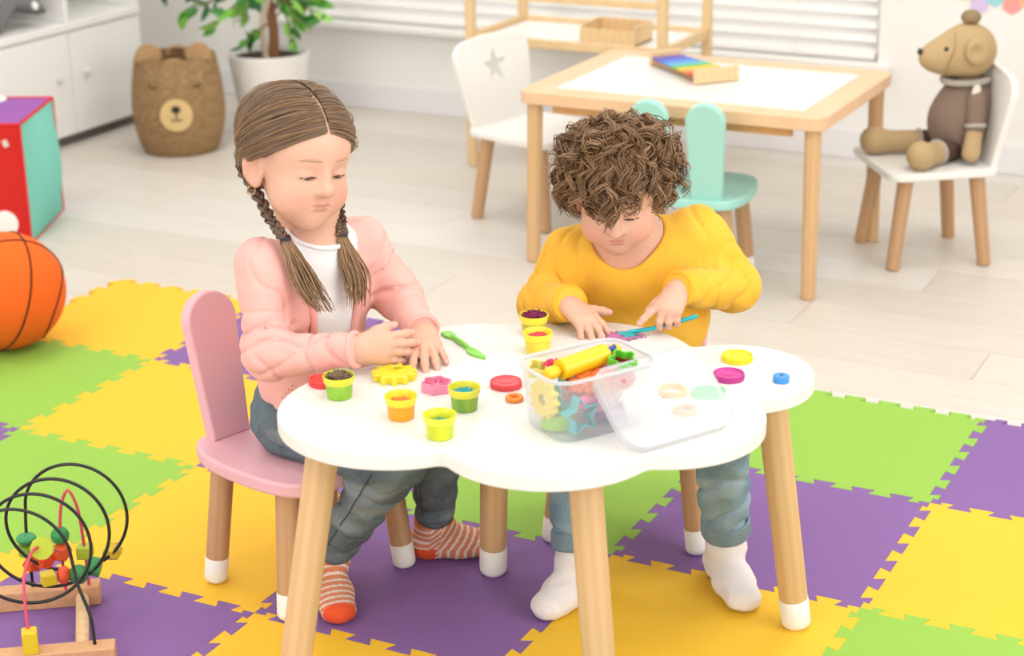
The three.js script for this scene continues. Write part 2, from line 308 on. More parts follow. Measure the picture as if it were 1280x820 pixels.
// wooden table with a white inlaid top
{
  const t = thing('play_table', 'beech play table with a white inlaid top and square frame', 'table', v3(-0.217, -0.012, -1.455)), h = 0.417, w = 0.735, d = 0.555;
  const sh = (W, D, r) => { const s = new THREE.Shape(); s.moveTo(-W / 2 + r, -D / 2); s.lineTo(W / 2 - r, -D / 2); s.quadraticCurveTo(W / 2, -D / 2, W / 2, -D / 2 + r); s.lineTo(W / 2, D / 2 - r); s.quadraticCurveTo(W / 2, D / 2, W / 2 - r, D / 2); s.lineTo(-W / 2 + r, D / 2); s.quadraticCurveTo(-W / 2, D / 2, -W / 2, D / 2 - r); s.lineTo(-W / 2, -D / 2 + r); s.quadraticCurveTo(-W / 2, -D / 2, -W / 2 + r, -D / 2); return s; };
  const fr = sh(w, d, 0.035); fr.holes.push(sh(w - 0.13, d - 0.13, 0.006));
  mk('frame', extrude(fr, 0.03, 0.003, 8, 2).translate(0, h - 0.03, 0), M.topRim, t);
  mk('inlay', new THREE.BoxGeometry(w - 0.132, 0.012, d - 0.132).translate(0, h - 0.0075, 0), std(0xecebe8, 0.3), t).userData.label = 'white inlaid table surface';
  for (const s of [-1, 1]) mk('apron', new THREE.BoxGeometry(w - 0.16, 0.022, 0.016).translate(0, h - 0.041, s * (d / 2 - 0.035)), M.edge, t);
  for (const [sx, sz] of [[-1, -1], [1, -1], [-1, 1], [1, 1]]) legPair(t, [sx * (w / 2 - 0.032), h - 0.03, sz * (d / 2 - 0.034)], [sx * (w / 2 - 0.026), 0, sz * (d / 2 - 0.03)], 0.0185, 0.0165, M.beech);
}
// xylophone on it
{
  const a = v3(-0.433, 0.405, -1.56), b = v3(-0.247, 0.405, -1.41), dir = b.clone().sub(a).normalize();
  const t = thing('xylophone', 'wooden toy xylophone with rainbow coloured bars on the white table', 'xylophone', v3(-0.292, 0.405, -1.525), Math.atan2(-dir.z, dir.x));
  const L = 0.245;   // local x runs from the violet to the red end
  mk('end_block', rbox(0.014, 0.034, 0.118, 0.002).translate(L / 2, 0.017, 0), M.pine, t);
  mk('end_block', rbox(0.014, 0.034, 0.085, 0.002).translate(-L / 2, 0.017, 0), M.pine, t);
  for (const s of [-1, 1]) mk('rail', rbox(L - 0.014, 0.016, 0.01, 0.002).translate(0, 0.008, s * 0.03), M.beechDark, t);
  [0x6a4bbd, 0x3565d8, 0x3f8fe6, 0x45b4dc, 0x62c23c, 0xf4c62c, 0xf08a2a, 0xe23a26].forEach((c, i) => {
    const x = -L / 2 + 0.022 + i * 0.0287; mk('bar', rbox(0.0255, 0.005, 0.085 + i * 0.0042, 0.0015).translate(x, 0.0187, 0), std(c, 0.35, { metalness: 0.1 }), t);
  });
}
// storage rack behind the table
{
  const t = thing('storage_rack', 'light pine rack with a white tray shelf below the blind', 'rack', v3(-0.83, -0.012, -2.12)), dx = 0.29, dz = 0.165;
  for (const sx of [-1, 1]) for (const sz of [-1, 1]) mk('post', rbox(0.026, 0.86, 0.026, 0.004).translate(sx * dx, 0.43, sz * dz), M.pine, t);
  mk('tray_floor', new THREE.BoxGeometry(dx * 2 - 0.03, 0.008, dz * 2 + 0.0).translate(0, 0.362, 0), std(0xf7f6f4, 0.4), t).userData.label = 'white tray shelf';
  for (const sz of [-1, 1]) { mk('tray_rim', rbox(dx * 2 - 0.026, 0.026, 0.012, 0.003).translate(0, 0.367, sz * dz), M.pine, t); mk('rail', rbox(dx * 2 - 0.026, 0.02, 0.014, 0.003).translate(0, sz > 0 ? 0.492 : 0.7, sz * dz), M.pine, t); }
  for (const sx of [-1, 1]) { mk('tray_rim', rbox(0.012, 0.03, dz * 2 - 0.026, 0.003).translate(sx * dx, 0.367, 0), M.pine, t); mk('rail', rbox(0.014, 0.02, dz * 2 - 0.026, 0.003).translate(sx * dx, 0.8, 0), M.pine, t); }
  const b = thing('wooden_box', 'small open pine box standing on the tray of the rack', 'box', v3(-0.725, 0.354, -2.07));
  const W = 0.165, D = 0.12, Hh = 0.055;
  mk('box_floor', new THREE.BoxGeometry(W, 0.006, D).translate(0, 0.003, 0), M.pine, b);
  for (const s of [-1, 1]) { mk('side', rbox(W, Hh - (s > 0 ? 0.012 : 0), 0.008, 0.002).translate(0, (Hh - (s > 0 ? 0.012 : 0)) / 2, s * D / 2), M.pine, b); mk('side', rbox(0.008, Hh, D - 0.006, 0.002).translate(s * (W / 2 - 0.004), Hh / 2, 0), M.pine, b); }
}
// low white cabinet along the left wall
{
  const t = thing('low_cabinet', 'low white cabinet with flat doors and open shelf against the wall', 'cabinet', v3(-2.53, -0.012, -1.12)), z0 = -0.91, z1 = 0.79, D = 0.38, h = 0.365;
  const bx = (xa, xb, ya, yb, za, zb, r = 0.003) => rbox(xb - xa, yb - ya, zb - za, r, 1).translate((xa + xb) / 2, (ya + yb) / 2, (za + zb) / 2);
  mk('plinth', bx(-0.18, D / 2 - 0.03, 0, 0.03, z0 + 0.02, z1 - 0.02), std(0x6f6b66, 0.8), t);
  mk('body', bx(-0.185, D / 2 - 0.018, 0.03, h - 0.02, z0 + 0.005, z1 - 0.005), M.cabinet, t);
  mk('shelf_top', bx(-0.185, D / 2 + 0.004, h - 0.02, h + 0.005, z0, z1), M.cabinet, t);
  const n = 5, w = (z1 - z0) / n;
  for (let i = 0; i < n; i++) {
    const za = z0 + i * w + 0.002, zb = z0 + (i + 1) * w - 0.002, d = mk('door', bx(D / 2 - 0.017, D / 2, 0.034, h - 0.024, za, zb), M.cabinet, t);
    const k = mk('knob', new THREE.SphereGeometry(0.011, 16, 12).scale(0.7, 1, 1).translate(D / 2 + 0.008, 0.21, i % 2 ? za + 0.06 : zb - 0.06), std(0xd8d5cf, 0.4), d); void k;
  }
  // open upper compartments
  for (let i = 0; i <= n; i++) mk('upright', bx(-0.185, D / 2, h + 0.005, 0.78, clamp(z0 + i * w - 0.009, z0, z1 - 0.018), clamp(z0 + i * w + 0.009, z0 + 0.018, z1)), M.cabinet, t);
  mk('back_panel', bx(-0.187, -0.18, h + 0.005, 0.78, z0 + 0.018, z1 - 0.018, 0.001), M.cabinet, t);
  mk('top_board', bx(-0.185, D / 2 + 0.004, 0.78, 0.805, z0, z1), M.cabinet, t);
  // grey star cushion in the compartment
  const s = new THREE.Shape(); for (let i = 0; i < 10; i++) { const r = i % 2 ? 0.062 : 0.135, a = Math.PI / 2 + i * Math.PI / 5 + 0.2; s[i ? 'lineTo' : 'moveTo'](Math.cos(a) * r, Math.sin(a) * r); } s.closePath();
  const g = new THREE.ExtrudeGeometry(s, { depth: 0.03, bevelEnabled: true, bevelThickness: 0.022, bevelSize: 0.02, bevelSegments: 6, curveSegments: 4 });
  const st = thing('star_cushion', 'grey star cushion with white dots on the cabinet shelf', 'cushion', v3(-2.44, 0.358, -1.515), Math.PI / 2 - 0.15);
  mk('cover', put(g, 0, 0.136, 0, -0.25), std(0x77777a, 0.9), st);
  for (const [x, y] of [[-0.02, 0.03], [0.045, 0.05], [0.0, 0.1], [-0.06, 0.06], [0.07, -0.03], [-0.055, -0.045], [0.005, -0.03], [0.095, 0.035], [-0.085, -0.1], [0.075, -0.085], [0.03, 0.005]])
    mk('dot', put(new THREE.SphereGeometry(0.0125, 14, 8).scale(1, 1, 0.16).translate(x, y, 0.0535), 0, 0.136, 0, -0.25), std(0xf0efec, 0.9), st);
}
// ---------------------------------------------------------------- distance fields and their mesher
const cap = (a, b, ra, rb = ra) => {
  const [ax, ay, az] = a, dx = b[0] - ax, dy = b[1] - ay, dz = b[2] - az, L = dx * dx + dy * dy + dz * dz || 1e-9;
  return (x, y, z) => { x -= ax; y -= ay; z -= az; let t = (x * dx + y * dy + z * dz) / L; t = t < 0 ? 0 : t > 1 ? 1 : t; const u = x - dx * t, v = y - dy * t, w = z - dz * t; return Math.sqrt(u * u + v * v + w * w) - ra - (rb - ra) * t; };
};
const ell = (c, r) => (x, y, z) => {
  x -= c[0]; y -= c[1]; z -= c[2]; const a = x / r[0], b = y / r[1], d = z / r[2], k0 = Math.sqrt(a * a + b * b + d * d);
  const e = a / r[0], f = b / r[1], g = d / r[2], k1 = Math.sqrt(e * e + f * f + g * g); return k1 < 1e-9 ? -Math.min(...r) : k0 * (k0 - 1) / k1;
};
const ball = (c, r) => (x, y, z) => Math.hypot(x - c[0], y - c[1], z - c[2]) - r;
const smin = (a, b, k) => { const h = Math.max(k - Math.abs(a - b), 0) / k; return Math.min(a, b) - h * h * k * 0.25; };
const smax = (a, b, k) => -smin(-a, -b, k);
const join = (list, k) => (x, y, z) => { let d = list[0](x, y, z); for (let i = 1; i < list.length; i++) d = smin(d, list[i](x, y, z), k); return d; };
// evaluate f in a turned frame: columns of m are the frame's axes, o its origin
function framed(f, o, m) { const e = m.elements; return (x, y, z) => { x -= o[0]; y -= o[1]; z -= o[2]; return f(e[0] * x + e[1] * y + e[2] * z, e[4] * x + e[5] * y + e[6] * z, e[8] * x + e[9] * y + e[10] * z); }; }
const eulerM = (yaw, pitch, roll = 0) => new THREE.Matrix4().makeRotationFromEuler(new THREE.Euler(pitch, yaw, roll, 'YXZ'));
const toFrame = (o, m) => p => { const e = m.elements; return [o[0] + e[0] * p[0] + e[4] * p[1] + e[8] * p[2], o[1] + e[1] * p[0] + e[5] * p[1] + e[9] * p[2], o[2] + e[2] * p[0] + e[6] * p[1] + e[10] * p[2]]; };
const fromFrame = (o, m) => (x, y, z) => { const e = m.elements; x -= o[0]; y -= o[1]; z -= o[2]; return [e[0] * x + e[1] * y + e[2] * z, e[4] * x + e[5] * y + e[6] * z, e[8] * x + e[9] * y + e[10] * z]; };
// surface nets
function netMesh(sdf, lo, hi, cell, colorFn) {
  const nx = Math.ceil((hi[0] - lo[0]) / cell) + 2, ny = Math.ceil((hi[1] - lo[1]) / cell) + 2, nz = Math.ceil((hi[2] - lo[2]) / cell) + 2;
  const F = new Float32Array(nx * ny * nz), B = 6, half = B * cell * 0.87 * 1.7;
  const id = (i, j, k) => (k * ny + j) * nx + i;
  for (let bk = 0; bk < nz; bk += B) for (let bj = 0; bj < ny; bj += B) for (let bi = 0; bi < nx; bi += B) {
    const d = sdf(lo[0] + (bi + B / 2 - 0.5) * cell, lo[1] + (bj + B / 2 - 0.5) * cell, lo[2] + (bk + B / 2 - 0.5) * cell), far = Math.abs(d) > half;
    for (let k = bk; k < Math.min(bk + B, nz); k++) for (let j = bj; j < Math.min(bj + B, ny); j++) for (let i = bi; i < Math.min(bi + B, nx); i++)
      F[id(i, j, k)] = far ? d : sdf(lo[0] + i * cell, lo[1] + j * cell, lo[2] + k * cell);
  }
  const V = new Int32Array(nx * ny * nz).fill(-1), pos = [], idx = [];
  const ex = [[0, 1], [2, 3], [4, 5], [6, 7], [0, 2], [1, 3], [4, 6], [5, 7], [0, 4], [1, 5], [2, 6], [3, 7]];
  for (let k = 0; k < nz - 1; k++) for (let j = 0; j < ny - 1; j++) for (let i = 0; i < nx - 1; i++) {
    const f = []; let m = 0;
    for (let c = 0; c < 8; c++) { const v = F[id(i + (c & 1), j + (c >> 1 & 1), k + (c >> 2))]; f.push(v); if (v < 0) m++; }
    if (m === 0 || m === 8) continue;
    let sx = 0, sy = 0, sz = 0, n = 0;
    for (const [a, b] of ex) if (f[a] < 0 !== f[b] < 0) { const t = f[a] / (f[a] - f[b]); sx += (a & 1) + ((b & 1) - (a & 1)) * t; sy += (a >> 1 & 1) + ((b >> 1 & 1) - (a >> 1 & 1)) * t; sz += (a >> 2) + ((b >> 2) - (a >> 2)) * t; n++; }
    V[id(i, j, k)] = pos.length / 3; pos.push(lo[0] + (i + sx / n) * cell, lo[1] + (j + sy / n) * cell, lo[2] + (k + sz / n) * cell);
  }
  const quad = (a, b, c, d, flip) => { if (a < 0 || b < 0 || c < 0 || d < 0) return; flip ? idx.push(a, c, b, a, d, c) : idx.push(a, b, c, a, c, d); };
  for (let k = 1; k < nz - 1; k++) for (let j = 1; j < ny - 1; j++) for (let i = 1; i < nx - 1; i++) {
    const v = F[id(i, j, k)] < 0;
    if (v !== F[id(i + 1, j, k)] < 0) quad(V[id(i, j - 1, k - 1)], V[id(i, j, k - 1)], V[id(i, j, k)], V[id(i, j - 1, k)], !v);
    if (v !== F[id(i, j + 1, k)] < 0) quad(V[id(i - 1, j, k - 1)], V[id(i - 1, j, k)], V[id(i, j, k)], V[id(i, j, k - 1)], !v);
    if (v !== F[id(i, j, k + 1)] < 0) quad(V[id(i - 1, j - 1, k)], V[id(i, j - 1, k)], V[id(i, j, k)], V[id(i - 1, j, k)], !v);
  }
  const nrm = new Float32Array(pos.length), uv = new Float32Array(pos.length / 3 * 2), e = cell * 0.6;
  for (let i = 0; i < pos.length; i += 3) {
    const x = pos[i], y = pos[i + 1], z = pos[i + 2], a = sdf(x + e, y, z) - sdf(x - e, y, z), b = sdf(x, y + e, z) - sdf(x, y - e, z), c = sdf(x, y, z + e) - sdf(x, y, z - e), l = Math.hypot(a, b, c) || 1;
    nrm[i] = a / l; nrm[i + 1] = b / l; nrm[i + 2] = c / l; uv[i / 3 * 2] = x + z; uv[i / 3 * 2 + 1] = y + (z - x) * 0.35;
  }
  const g = new THREE.BufferGeometry(); g.setAttribute('position', new THREE.Float32BufferAttribute(pos, 3)); g.setAttribute('normal', new THREE.BufferAttribute(nrm, 3)); g.setAttribute('uv', new THREE.BufferAttribute(uv, 2)); g.setIndex(idx);
  if (colorFn) paint(g, colorFn); return g;
}
// mesh a field over the box around some points
function netAround(sdf, pts, pad, cell, colorFn) {
  const lo = [9, 9, 9], hi = [-9, -9, -9]; for (const p of pts) for (let i = 0; i < 3; i++) { lo[i] = Math.min(lo[i], p[i] - pad); hi[i] = Math.max(hi[i], p[i] + pad); }
  return netMesh(sdf, lo, hi, cell, colorFn);
}
const vc = (rough, o = {}) => std(0xffffff, rough, { vertexColors: true, ...o });

// ---------------------------------------------------------------- things around the room
// basket with a bear's face
{
  const t = studio('bear_basket', 'brown woven basket shaped like a sleepy bear face', 'basket', [-0.985, -0.012, -2.5], 0.12);
  const prof = []; for (let i = 0; i <= 60; i++) { const v = i / 60, y = v * 0.285, r = 0.128 + 0.012 * Math.sin(v * 3.0) - 0.012 * v * v - 0.02 * Math.pow(1 - v, 6) + 0.0016 * Math.cos(v * 2 * Math.PI * 20); prof.push([r, y]); }
  const inner = prof.map(([r, y]) => [r - 0.009, Math.max(y, 0.008)]).reverse();
  mk('body', lathe([[0, 0], ...prof, ...inner, [0, 0.008]], 64), std(0xffffff, 0.9, { map: tex(128, 128, (u, v) => mix(srgb(0xb0906a), srgb(0x8f7048), clamp(0.5 + 0.7 * periodic(u, v, 9, 9, 4)))), bumpMap: weaveTex, bumpScale: 0.001 }), t);
  const m = std(0xae8c62, 0.9), dk = std(0x5c4330, 0.9);
  for (const s of [-1, 1]) {
    const e = new THREE.Shape(); e.absarc(0, 0, 0.034, -0.3, Math.PI + 0.3); e.closePath();
    mk('ear', new THREE.ExtrudeGeometry(e, { depth: 0.01, bevelEnabled: true, bevelThickness: 0.004, bevelSize: 0.004, bevelSegments: 2, curveSegments: 14 }).translate(s * 0.072, 0.293, 0.066), m, t);
    mk('closed_eye', tube([[s * 0.057 - 0.018, 0.219, 0.1125], [s * 0.057 - 0.009, 0.212, 0.1175], [s * 0.057, 0.2095, 0.1185], [s * 0.057 + 0.009, 0.212, 0.1175], [s * 0.057 + 0.018, 0.219, 0.1125]], 0.0032, 16, 6), dk, t);
  }
  mk('muzzle', new THREE.CylinderGeometry(0.047, 0.047, 0.012, 36).rotateX(Math.PI / 2).translate(0, 0.132, 0.138), std(0xdcbd84, 0.9), t).userData.label = 'pale round muzzle patch';
  mk('nose', new THREE.SphereGeometry(0.013, 16, 12).scale(1.05, 0.85, 0.5).translate(0, 0.15, 0.145), M.black, t);
  mk('mouth', merge([tube([[0, 0.142, 0.1455], [0, 0.128, 0.1455], [0, 0.122, 0.1455]], 0.002, 8, 6), tube([[-0.016, 0.122, 0.1455], [-0.008, 0.116, 0.1455], [0, 0.121, 0.1455], [0.008, 0.116, 0.1455], [0.016, 0.122, 0.1455]], 0.0016, 14, 6)]), dk, t);
  for (const s of [-1, 1]) mk('handle', tube([[-0.026, 0.262, s * 0.103], [-0.024, 0.28, s * 0.107], [0, 0.286, s * 0.108], [0.024, 0.28, s * 0.107], [0.026, 0.262, s * 0.103]], 0.006, 20, 8), m, t);
}
// ficus in a white pot
{
  const t = studio('potted_ficus', 'leafy green ficus with a brown trunk in a white round pot', 'plant', [-0.735, -0.012, -2.70]);
  const o = [[0, 0], [0.082, 0], [0.09, 0.008], [0.125, 0.245], [0.126, 0.252], [0.118, 0.252], [0.112, 0.235], [0.1, 0.225], [0, 0.225]];
  mk('pot', lathe(o, 56), std(0xf0eeea, 0.5), t); mk('soil', new THREE.CylinderGeometry(0.112, 0.104, 0.02, 40).translate(0, 0.224, 0), std(0x4a3a2c, 1, { bumpMap: grainTex, bumpScale: 0.006 }), t);
  const bark = std(0xffffff, 0.85, { map: woodTex(0x9a6a44, 0x74492c, 21) });
  mk('trunk', taperTube([v3(0.015, 0.22, 0), v3(0.02, 0.32, 0.005), v3(0.01, 0.42, 0.0), v3(0.03, 0.55, 0.01), v3(0.02, 0.75, 0)], s => 0.017 - 0.007 * s, 20, 10), bark, t);
  mk('trunk', taperTube([v3(-0.005, 0.22, 0.012), v3(-0.012, 0.33, 0.014), v3(0.012, 0.43, 0.02), v3(0.0, 0.56, 0.005), v3(-0.03, 0.72, 0)], s => 0.011 - 0.004 * s, 20, 8), std(0xd9c6b2, 0.8), t);
  const leafShape = (L, w) => { const g = new THREE.PlaneGeometry(w, L, 4, 6); const p = g.attributes.position; for (let i = 0; i < p.count; i++) { const v = p.getY(i) / L + 0.5, u = p.getX(i) / w * 2, k = Math.pow(Math.max(0, Math.sin(Math.PI * Math.pow(clamp(v), 0.8))), 0.75); p.setXYZ(i, u * w / 2 * k, v * L, -0.25 * L * v * v + 0.12 * w * u * u * k); } g.computeVertexNormals();
    const b = g.clone(); b.translate(0, 0, -0.0006); const ix = b.index.array; for (let i = 0; i < ix.length; i += 3) { const q = ix[i]; ix[i] = ix[i + 1]; ix[i + 1] = q; } b.computeVertexNormals(); return mergeGeometries([g, b]); };
  const LG = [leafShape(0.062, 0.03), leafShape(0.075, 0.034), leafShape(0.05, 0.026)], LM = [0x4f9a34, 0x3c7f33, 0x78bb3f, 0x2f6a37, 0x97c95c].map(c => std(c, 0.5));
  // twigs with leaves along them
  const twigs = [];
  for (let i = 0; i < 26; i++) {
    const y0 = rr(0.34, 0.6), a = rr(0, Math.PI * 2), R = rr(0.08, 0.17), dy = rr(-0.06, 0.08);
    twigs.push([v3(0.015, y0, 0), v3(Math.cos(a) * R * 0.55, y0 + 0.05 + dy * 0.3, Math.sin(a) * R * 0.55), v3(Math.cos(a) * R, y0 + dy, Math.sin(a) * R)]);
  }
  twigs.push([v3(0.02, 0.42, 0), v3(0.08, 0.41, 0.05), v3(0.115, 0.35, 0.07)], [v3(0.01, 0.45, 0), v3(-0.12, 0.43, 0.04), v3(-0.24, 0.39, 0.05)], [v3(0.01, 0.5, 0), v3(-0.13, 0.46, 0), v3(-0.3, 0.44, 0.02)], [v3(0.01, 0.46, 0), v3(-0.1, 0.44, 0.06), v3(-0.19, 0.4, 0.09)], [v3(0.01, 0.42, 0), v3(-0.08, 0.41, 0.08), v3(-0.14, 0.35, 0.1)], [v3(0.01, 0.34, 0), v3(-0.03, 0.32, 0.06), v3(-0.05, 0.3, 0.09)], [v3(0.02, 0.4, 0), v3(0.07, 0.37, 0.08), v3(0.09, 0.29, 0.11)]);
  twigs.forEach((pts, q) => {
    const c = new THREE.CatmullRomCurve3(pts); mk('twig', taperTube(pts, s => 0.0035 - 0.0025 * s, 10, 5), bark, t);
    const n = q >= 26 ? 6 : 7;
    for (let i = 0; i < n; i++) {
      const s = 0.3 + 0.7 * i / (n - 1), p = c.getPoint(s), m = mk('leaf', LG[Math.floor(rnd() * 3)], LM[Math.floor(rnd() * 5)], t);
      const out = v3(p.x, 0, p.z).normalize().multiplyScalar(0.7).add(v3(rr(-0.7, 0.7), rr(-1.0, 0.25), rr(-0.7, 0.7))).normalize();
      m.position.copy(p); m.quaternion.setFromUnitVectors(v3(0, 1, 0), out); m.rotateY(rr(0, 6.28));
    }
  });
}
// soft play cube
{
  const a = 0.151, t = studio('soft_cube', 'soft fabric play cube with red, purple and turquoise faces', 'toy cube', [-1.345, -0.012, -1.685], -0.03);
  const face = (bulge, grow = 0) => { const n = 16, g = new THREE.PlaneGeometry(2 * a - 0.006, 2 * a - 0.006, n, n), p = g.attributes.position; for (let i = 0; i < p.count; i++) { const u = p.getX(i) / a, v = p.getY(i) / a; p.setZ(i, a + grow + bulge * (1 - u * u) * (1 - v * v)); } g.computeVertexNormals(); return g; };
  const cloth = c => std(c, 0.85, { bumpMap: clothBump, bumpScale: 0.0004 });
  mk('filling', rbox(2 * a - 0.004, 2 * a - 0.004, 2 * a - 0.004, 0.012, 3).translate(0, a, 0), cloth(0xd6201a), t);
  const F = [['front_face', 0, 0, 0xdb231b, 0.012, 'red fabric face'], ['right_face', 0, Math.PI / 2, 0x84dac9, 0.04, 'turquoise fabric face'], ['top_face', -Math.PI / 2, 0, 0xa765bd, 0.014, 'purple fabric face'], ['left_face', 0, -Math.PI / 2, 0xf4c531, 0.02, 'yellow fabric face'], ['back_face', 0, Math.PI, 0x3f7fd0, 0.012, 'blue fabric face']];
  for (const [nm, rx, ry, c, b, lb] of F) mk(nm, face(b, 0.001).rotateX(rx).rotateY(ry).translate(0, a, 0), cloth(c), t).userData.label = lb;
  const e = a + 0.001, seam = std(0xd8262e, 0.8), L = (p, q) => new THREE.CylinderGeometry(0.004, 0.004, 2 * a, 8).rotateX(p ? Math.PI / 2 : 0).rotateZ(q ? Math.PI / 2 : 0);
  const S = []; for (const s of [-1, 1]) for (const q of [-1, 1]) { S.push(L(0, 0).translate(s * e, a, q * e), L(1, 0).translate(s * e, a + q * e, 0), L(0, 1).translate(0, a + s * e, q * e)); }
  mk('piping', merge(S), seam, t).userData.label = 'red piping along the edges';
  // white dots: one low on the red face, one on the purple top
  const dot = (x, y, r, rx, h) => new THREE.SphereGeometry(r, 28, 10).scale(1, 1, 0.1).translate(x, y, a + h).rotateX(rx).translate(0, a, 0);
  mk('spot', dot(0.092, -0.098, 0.034, 0, 0.0065), std(0xf3efeb, 0.85), t); mk('spot', dot(-0.01, 0.085, 0.062, -Math.PI / 2, 0.011), std(0xf3efeb, 0.85), t);
  mk('spot', dot(-0.07, 0.02, 0.034, 0, 0.0125), std(0xf3efeb, 0.85), t);
  mk('label_tag', rbox(0.014, 0.018, 0.002, 0.0008, 1).rotateZ(0.35).translate(0.115, a * 2 - 0.045, a + 0.007), std(0xd9cfc6, 0.8), t);
}
// plush basketball
{
  const r = 0.122, t = studio('plush_basketball', 'orange plush basketball with dark seams at the rim of the mat', 'ball', [-1.045, 0, -0.745]);
  mk('shell', new THREE.SphereGeometry(r, 64, 48).translate(0, r, 0), std(0xf4691a, 0.9, { bumpMap: grainTex, bumpScale: 0.0008 }), t);
  const seam = std(0x4a2012, 0.9), q = new THREE.Matrix4().makeRotationFromEuler(new THREE.Euler(0.35, 0.5, -0.5));
  const ring = fn => { const p = []; for (let i = 0; i < 72; i++) { const v = fn(i / 72 * Math.PI * 2).normalize().multiplyScalar(r + 0.0002); v.applyMatrix4(q); p.push(v.add(v3(0, r, 0))); } return tube(p, 0.0022, 144, 6, true); };
  mk('seam', ring(a => v3(Math.cos(a), Math.sin(a), 0)), seam, t); mk('seam', ring(a => v3(0, Math.cos(a), Math.sin(a))), seam, t);
  for (const s of [-1, 1]) mk('seam', ring(a => v3(s * (0.62 + 0.16 * Math.cos(2 * a)), Math.cos(a) * 0.72, Math.sin(a) * 0.72)), seam, t);
}
// teddy bear: built facing +z in its own frame
{
  const t = thing('teddy_bear', 'knitted beige teddy bear in a brown suit sitting on a white chair', 'teddy bear', v3(0.305, 0.2235, -1.682), Math.atan2(-0.82, 0.57) - 0.06);
  const knit = { bumpMap: weaveTex, bumpScale: 0.0018 }, fur = std(0xc4a87e, 0.95, knit), suit = std(0x8a7468, 0.95, knit), cream = std(0xe9e2d4, 0.95, knit), dark = std(0x5b4238, 0.95, knit);
  weaveTex.repeat.set(14, 14);
  const B = [-0.16, -0.02, -0.2], T = [0.16, 0.42, 0.26];
  mk('torso', netMesh(join([ell([0, 0.085, -0.02], [0.073, 0.085, 0.075]), ell([0, 0.145, -0.038], [0.05, 0.06, 0.05])], 0.04), B, T, 0.006), suit, t);
  const hd = join([ell([0, 0.252, -0.028], [0.064, 0.064, 0.066]), ell([0, 0.238, 0.045], [0.034, 0.034, 0.042])], 0.05);
  const head = mk('head', netMesh(hd, B, T, 0.005), fur, t);
  for (const s of [-1, 1]) {
    mk('ear', netMesh(smaxed(ell([s * 0.066, 0.262, -0.03], [0.016, 0.034, 0.03]), ball([s * 0.092, 0.262, -0.022], 0.02), 0.008), B, T, 0.005), fur, head);
    mk('eye', new THREE.SphereGeometry(0.0072, 14, 10).translate(s * 0.036, 0.262, 0.034), M.black, head);
  }
  mk('nose', new THREE.SphereGeometry(0.009, 14, 10).scale(1.3, 0.9, 0.7).translate(0, 0.252, 0.085), M.black, head);
  mk('face_seam', tube([[0.036, 0.3, 0.018], [0.052, 0.27, 0.02], [0.046, 0.225, 0.032], [0.03, 0.2, 0.03]], 0.0009, 20, 5), std(0x937650, 0.95), head);
  mk('pompom', new THREE.SphereGeometry(0.021, 20, 14).scale(1.1, 0.85, 1.1).translate(0, 0.329, -0.03), fur, head);
  mk('collar', tube([[0.05, 0.185, -0.03], [0.036, 0.183, 0.012], [0, 0.182, 0.024], [-0.036, 0.183, 0.012], [-0.05, 0.185, -0.03], [-0.03, 0.187, -0.07], [0.03, 0.187, -0.07]], 0.008, 60, 8, true), cream, t);
  mk('bow', netMesh(join([ell([0.062, 0.172, -0.035], [0.012, 0.014, 0.01]), ell([0.068, 0.155, -0.028], [0.011, 0.014, 0.009])], 0.01), B, T, 0.004), cream, t);
  for (const s of [-1, 1]) {
    const a = mk('arm', netMesh(cap([s * 0.066, 0.148, -0.035], [s * 0.083, 0.085, -0.03], 0.022, 0.021), B, T, 0.005), suit, t);
    mk('cuff', new THREE.TorusGeometry(0.0205, 0.005, 8, 24).rotateX(Math.PI / 2).rotateZ(s * 0.2).translate(s * 0.084, 0.093, -0.03), cream, a);
    mk('paw', netMesh(cap([s * 0.084, 0.088, -0.03], [s * 0.092, 0.03, -0.022], 0.0185, 0.0215), B, T, 0.005), fur, a);
    const tx = s > 0 ? 0.118 : -0.045, tz = s > 0 ? 0.105 : 0.172, k = s > 0 ? 0.42 : 0.3, L = (q) => [s * 0.04 + (tx - s * 0.04) * q, 0.03, 0.01 + (tz - 0.01) * q];
    const l = mk('leg', netMesh(cap(L(0), L(k), 0.027, 0.026), B, T, 0.005), dark, t); l.userData.label = 'dark brown trouser leg';
    mk('cuff', new THREE.TorusGeometry(0.026, 0.005, 8, 24).rotateY(Math.atan2(tx - s * 0.04, tz)).translate(...L(k + 0.02)), cream, l);
    mk('foot', netMesh(join([cap(L(k), L(0.95), 0.0255, 0.028), ball([L(1)[0], 0.036, L(1)[2]], 0.03)], 0.02), B, T, 0.005), fur, l);
  }
}
function smaxed(f, g, k) { return (x, y, z) => smax(f(x, y, z), -g(x, y, z), k); }

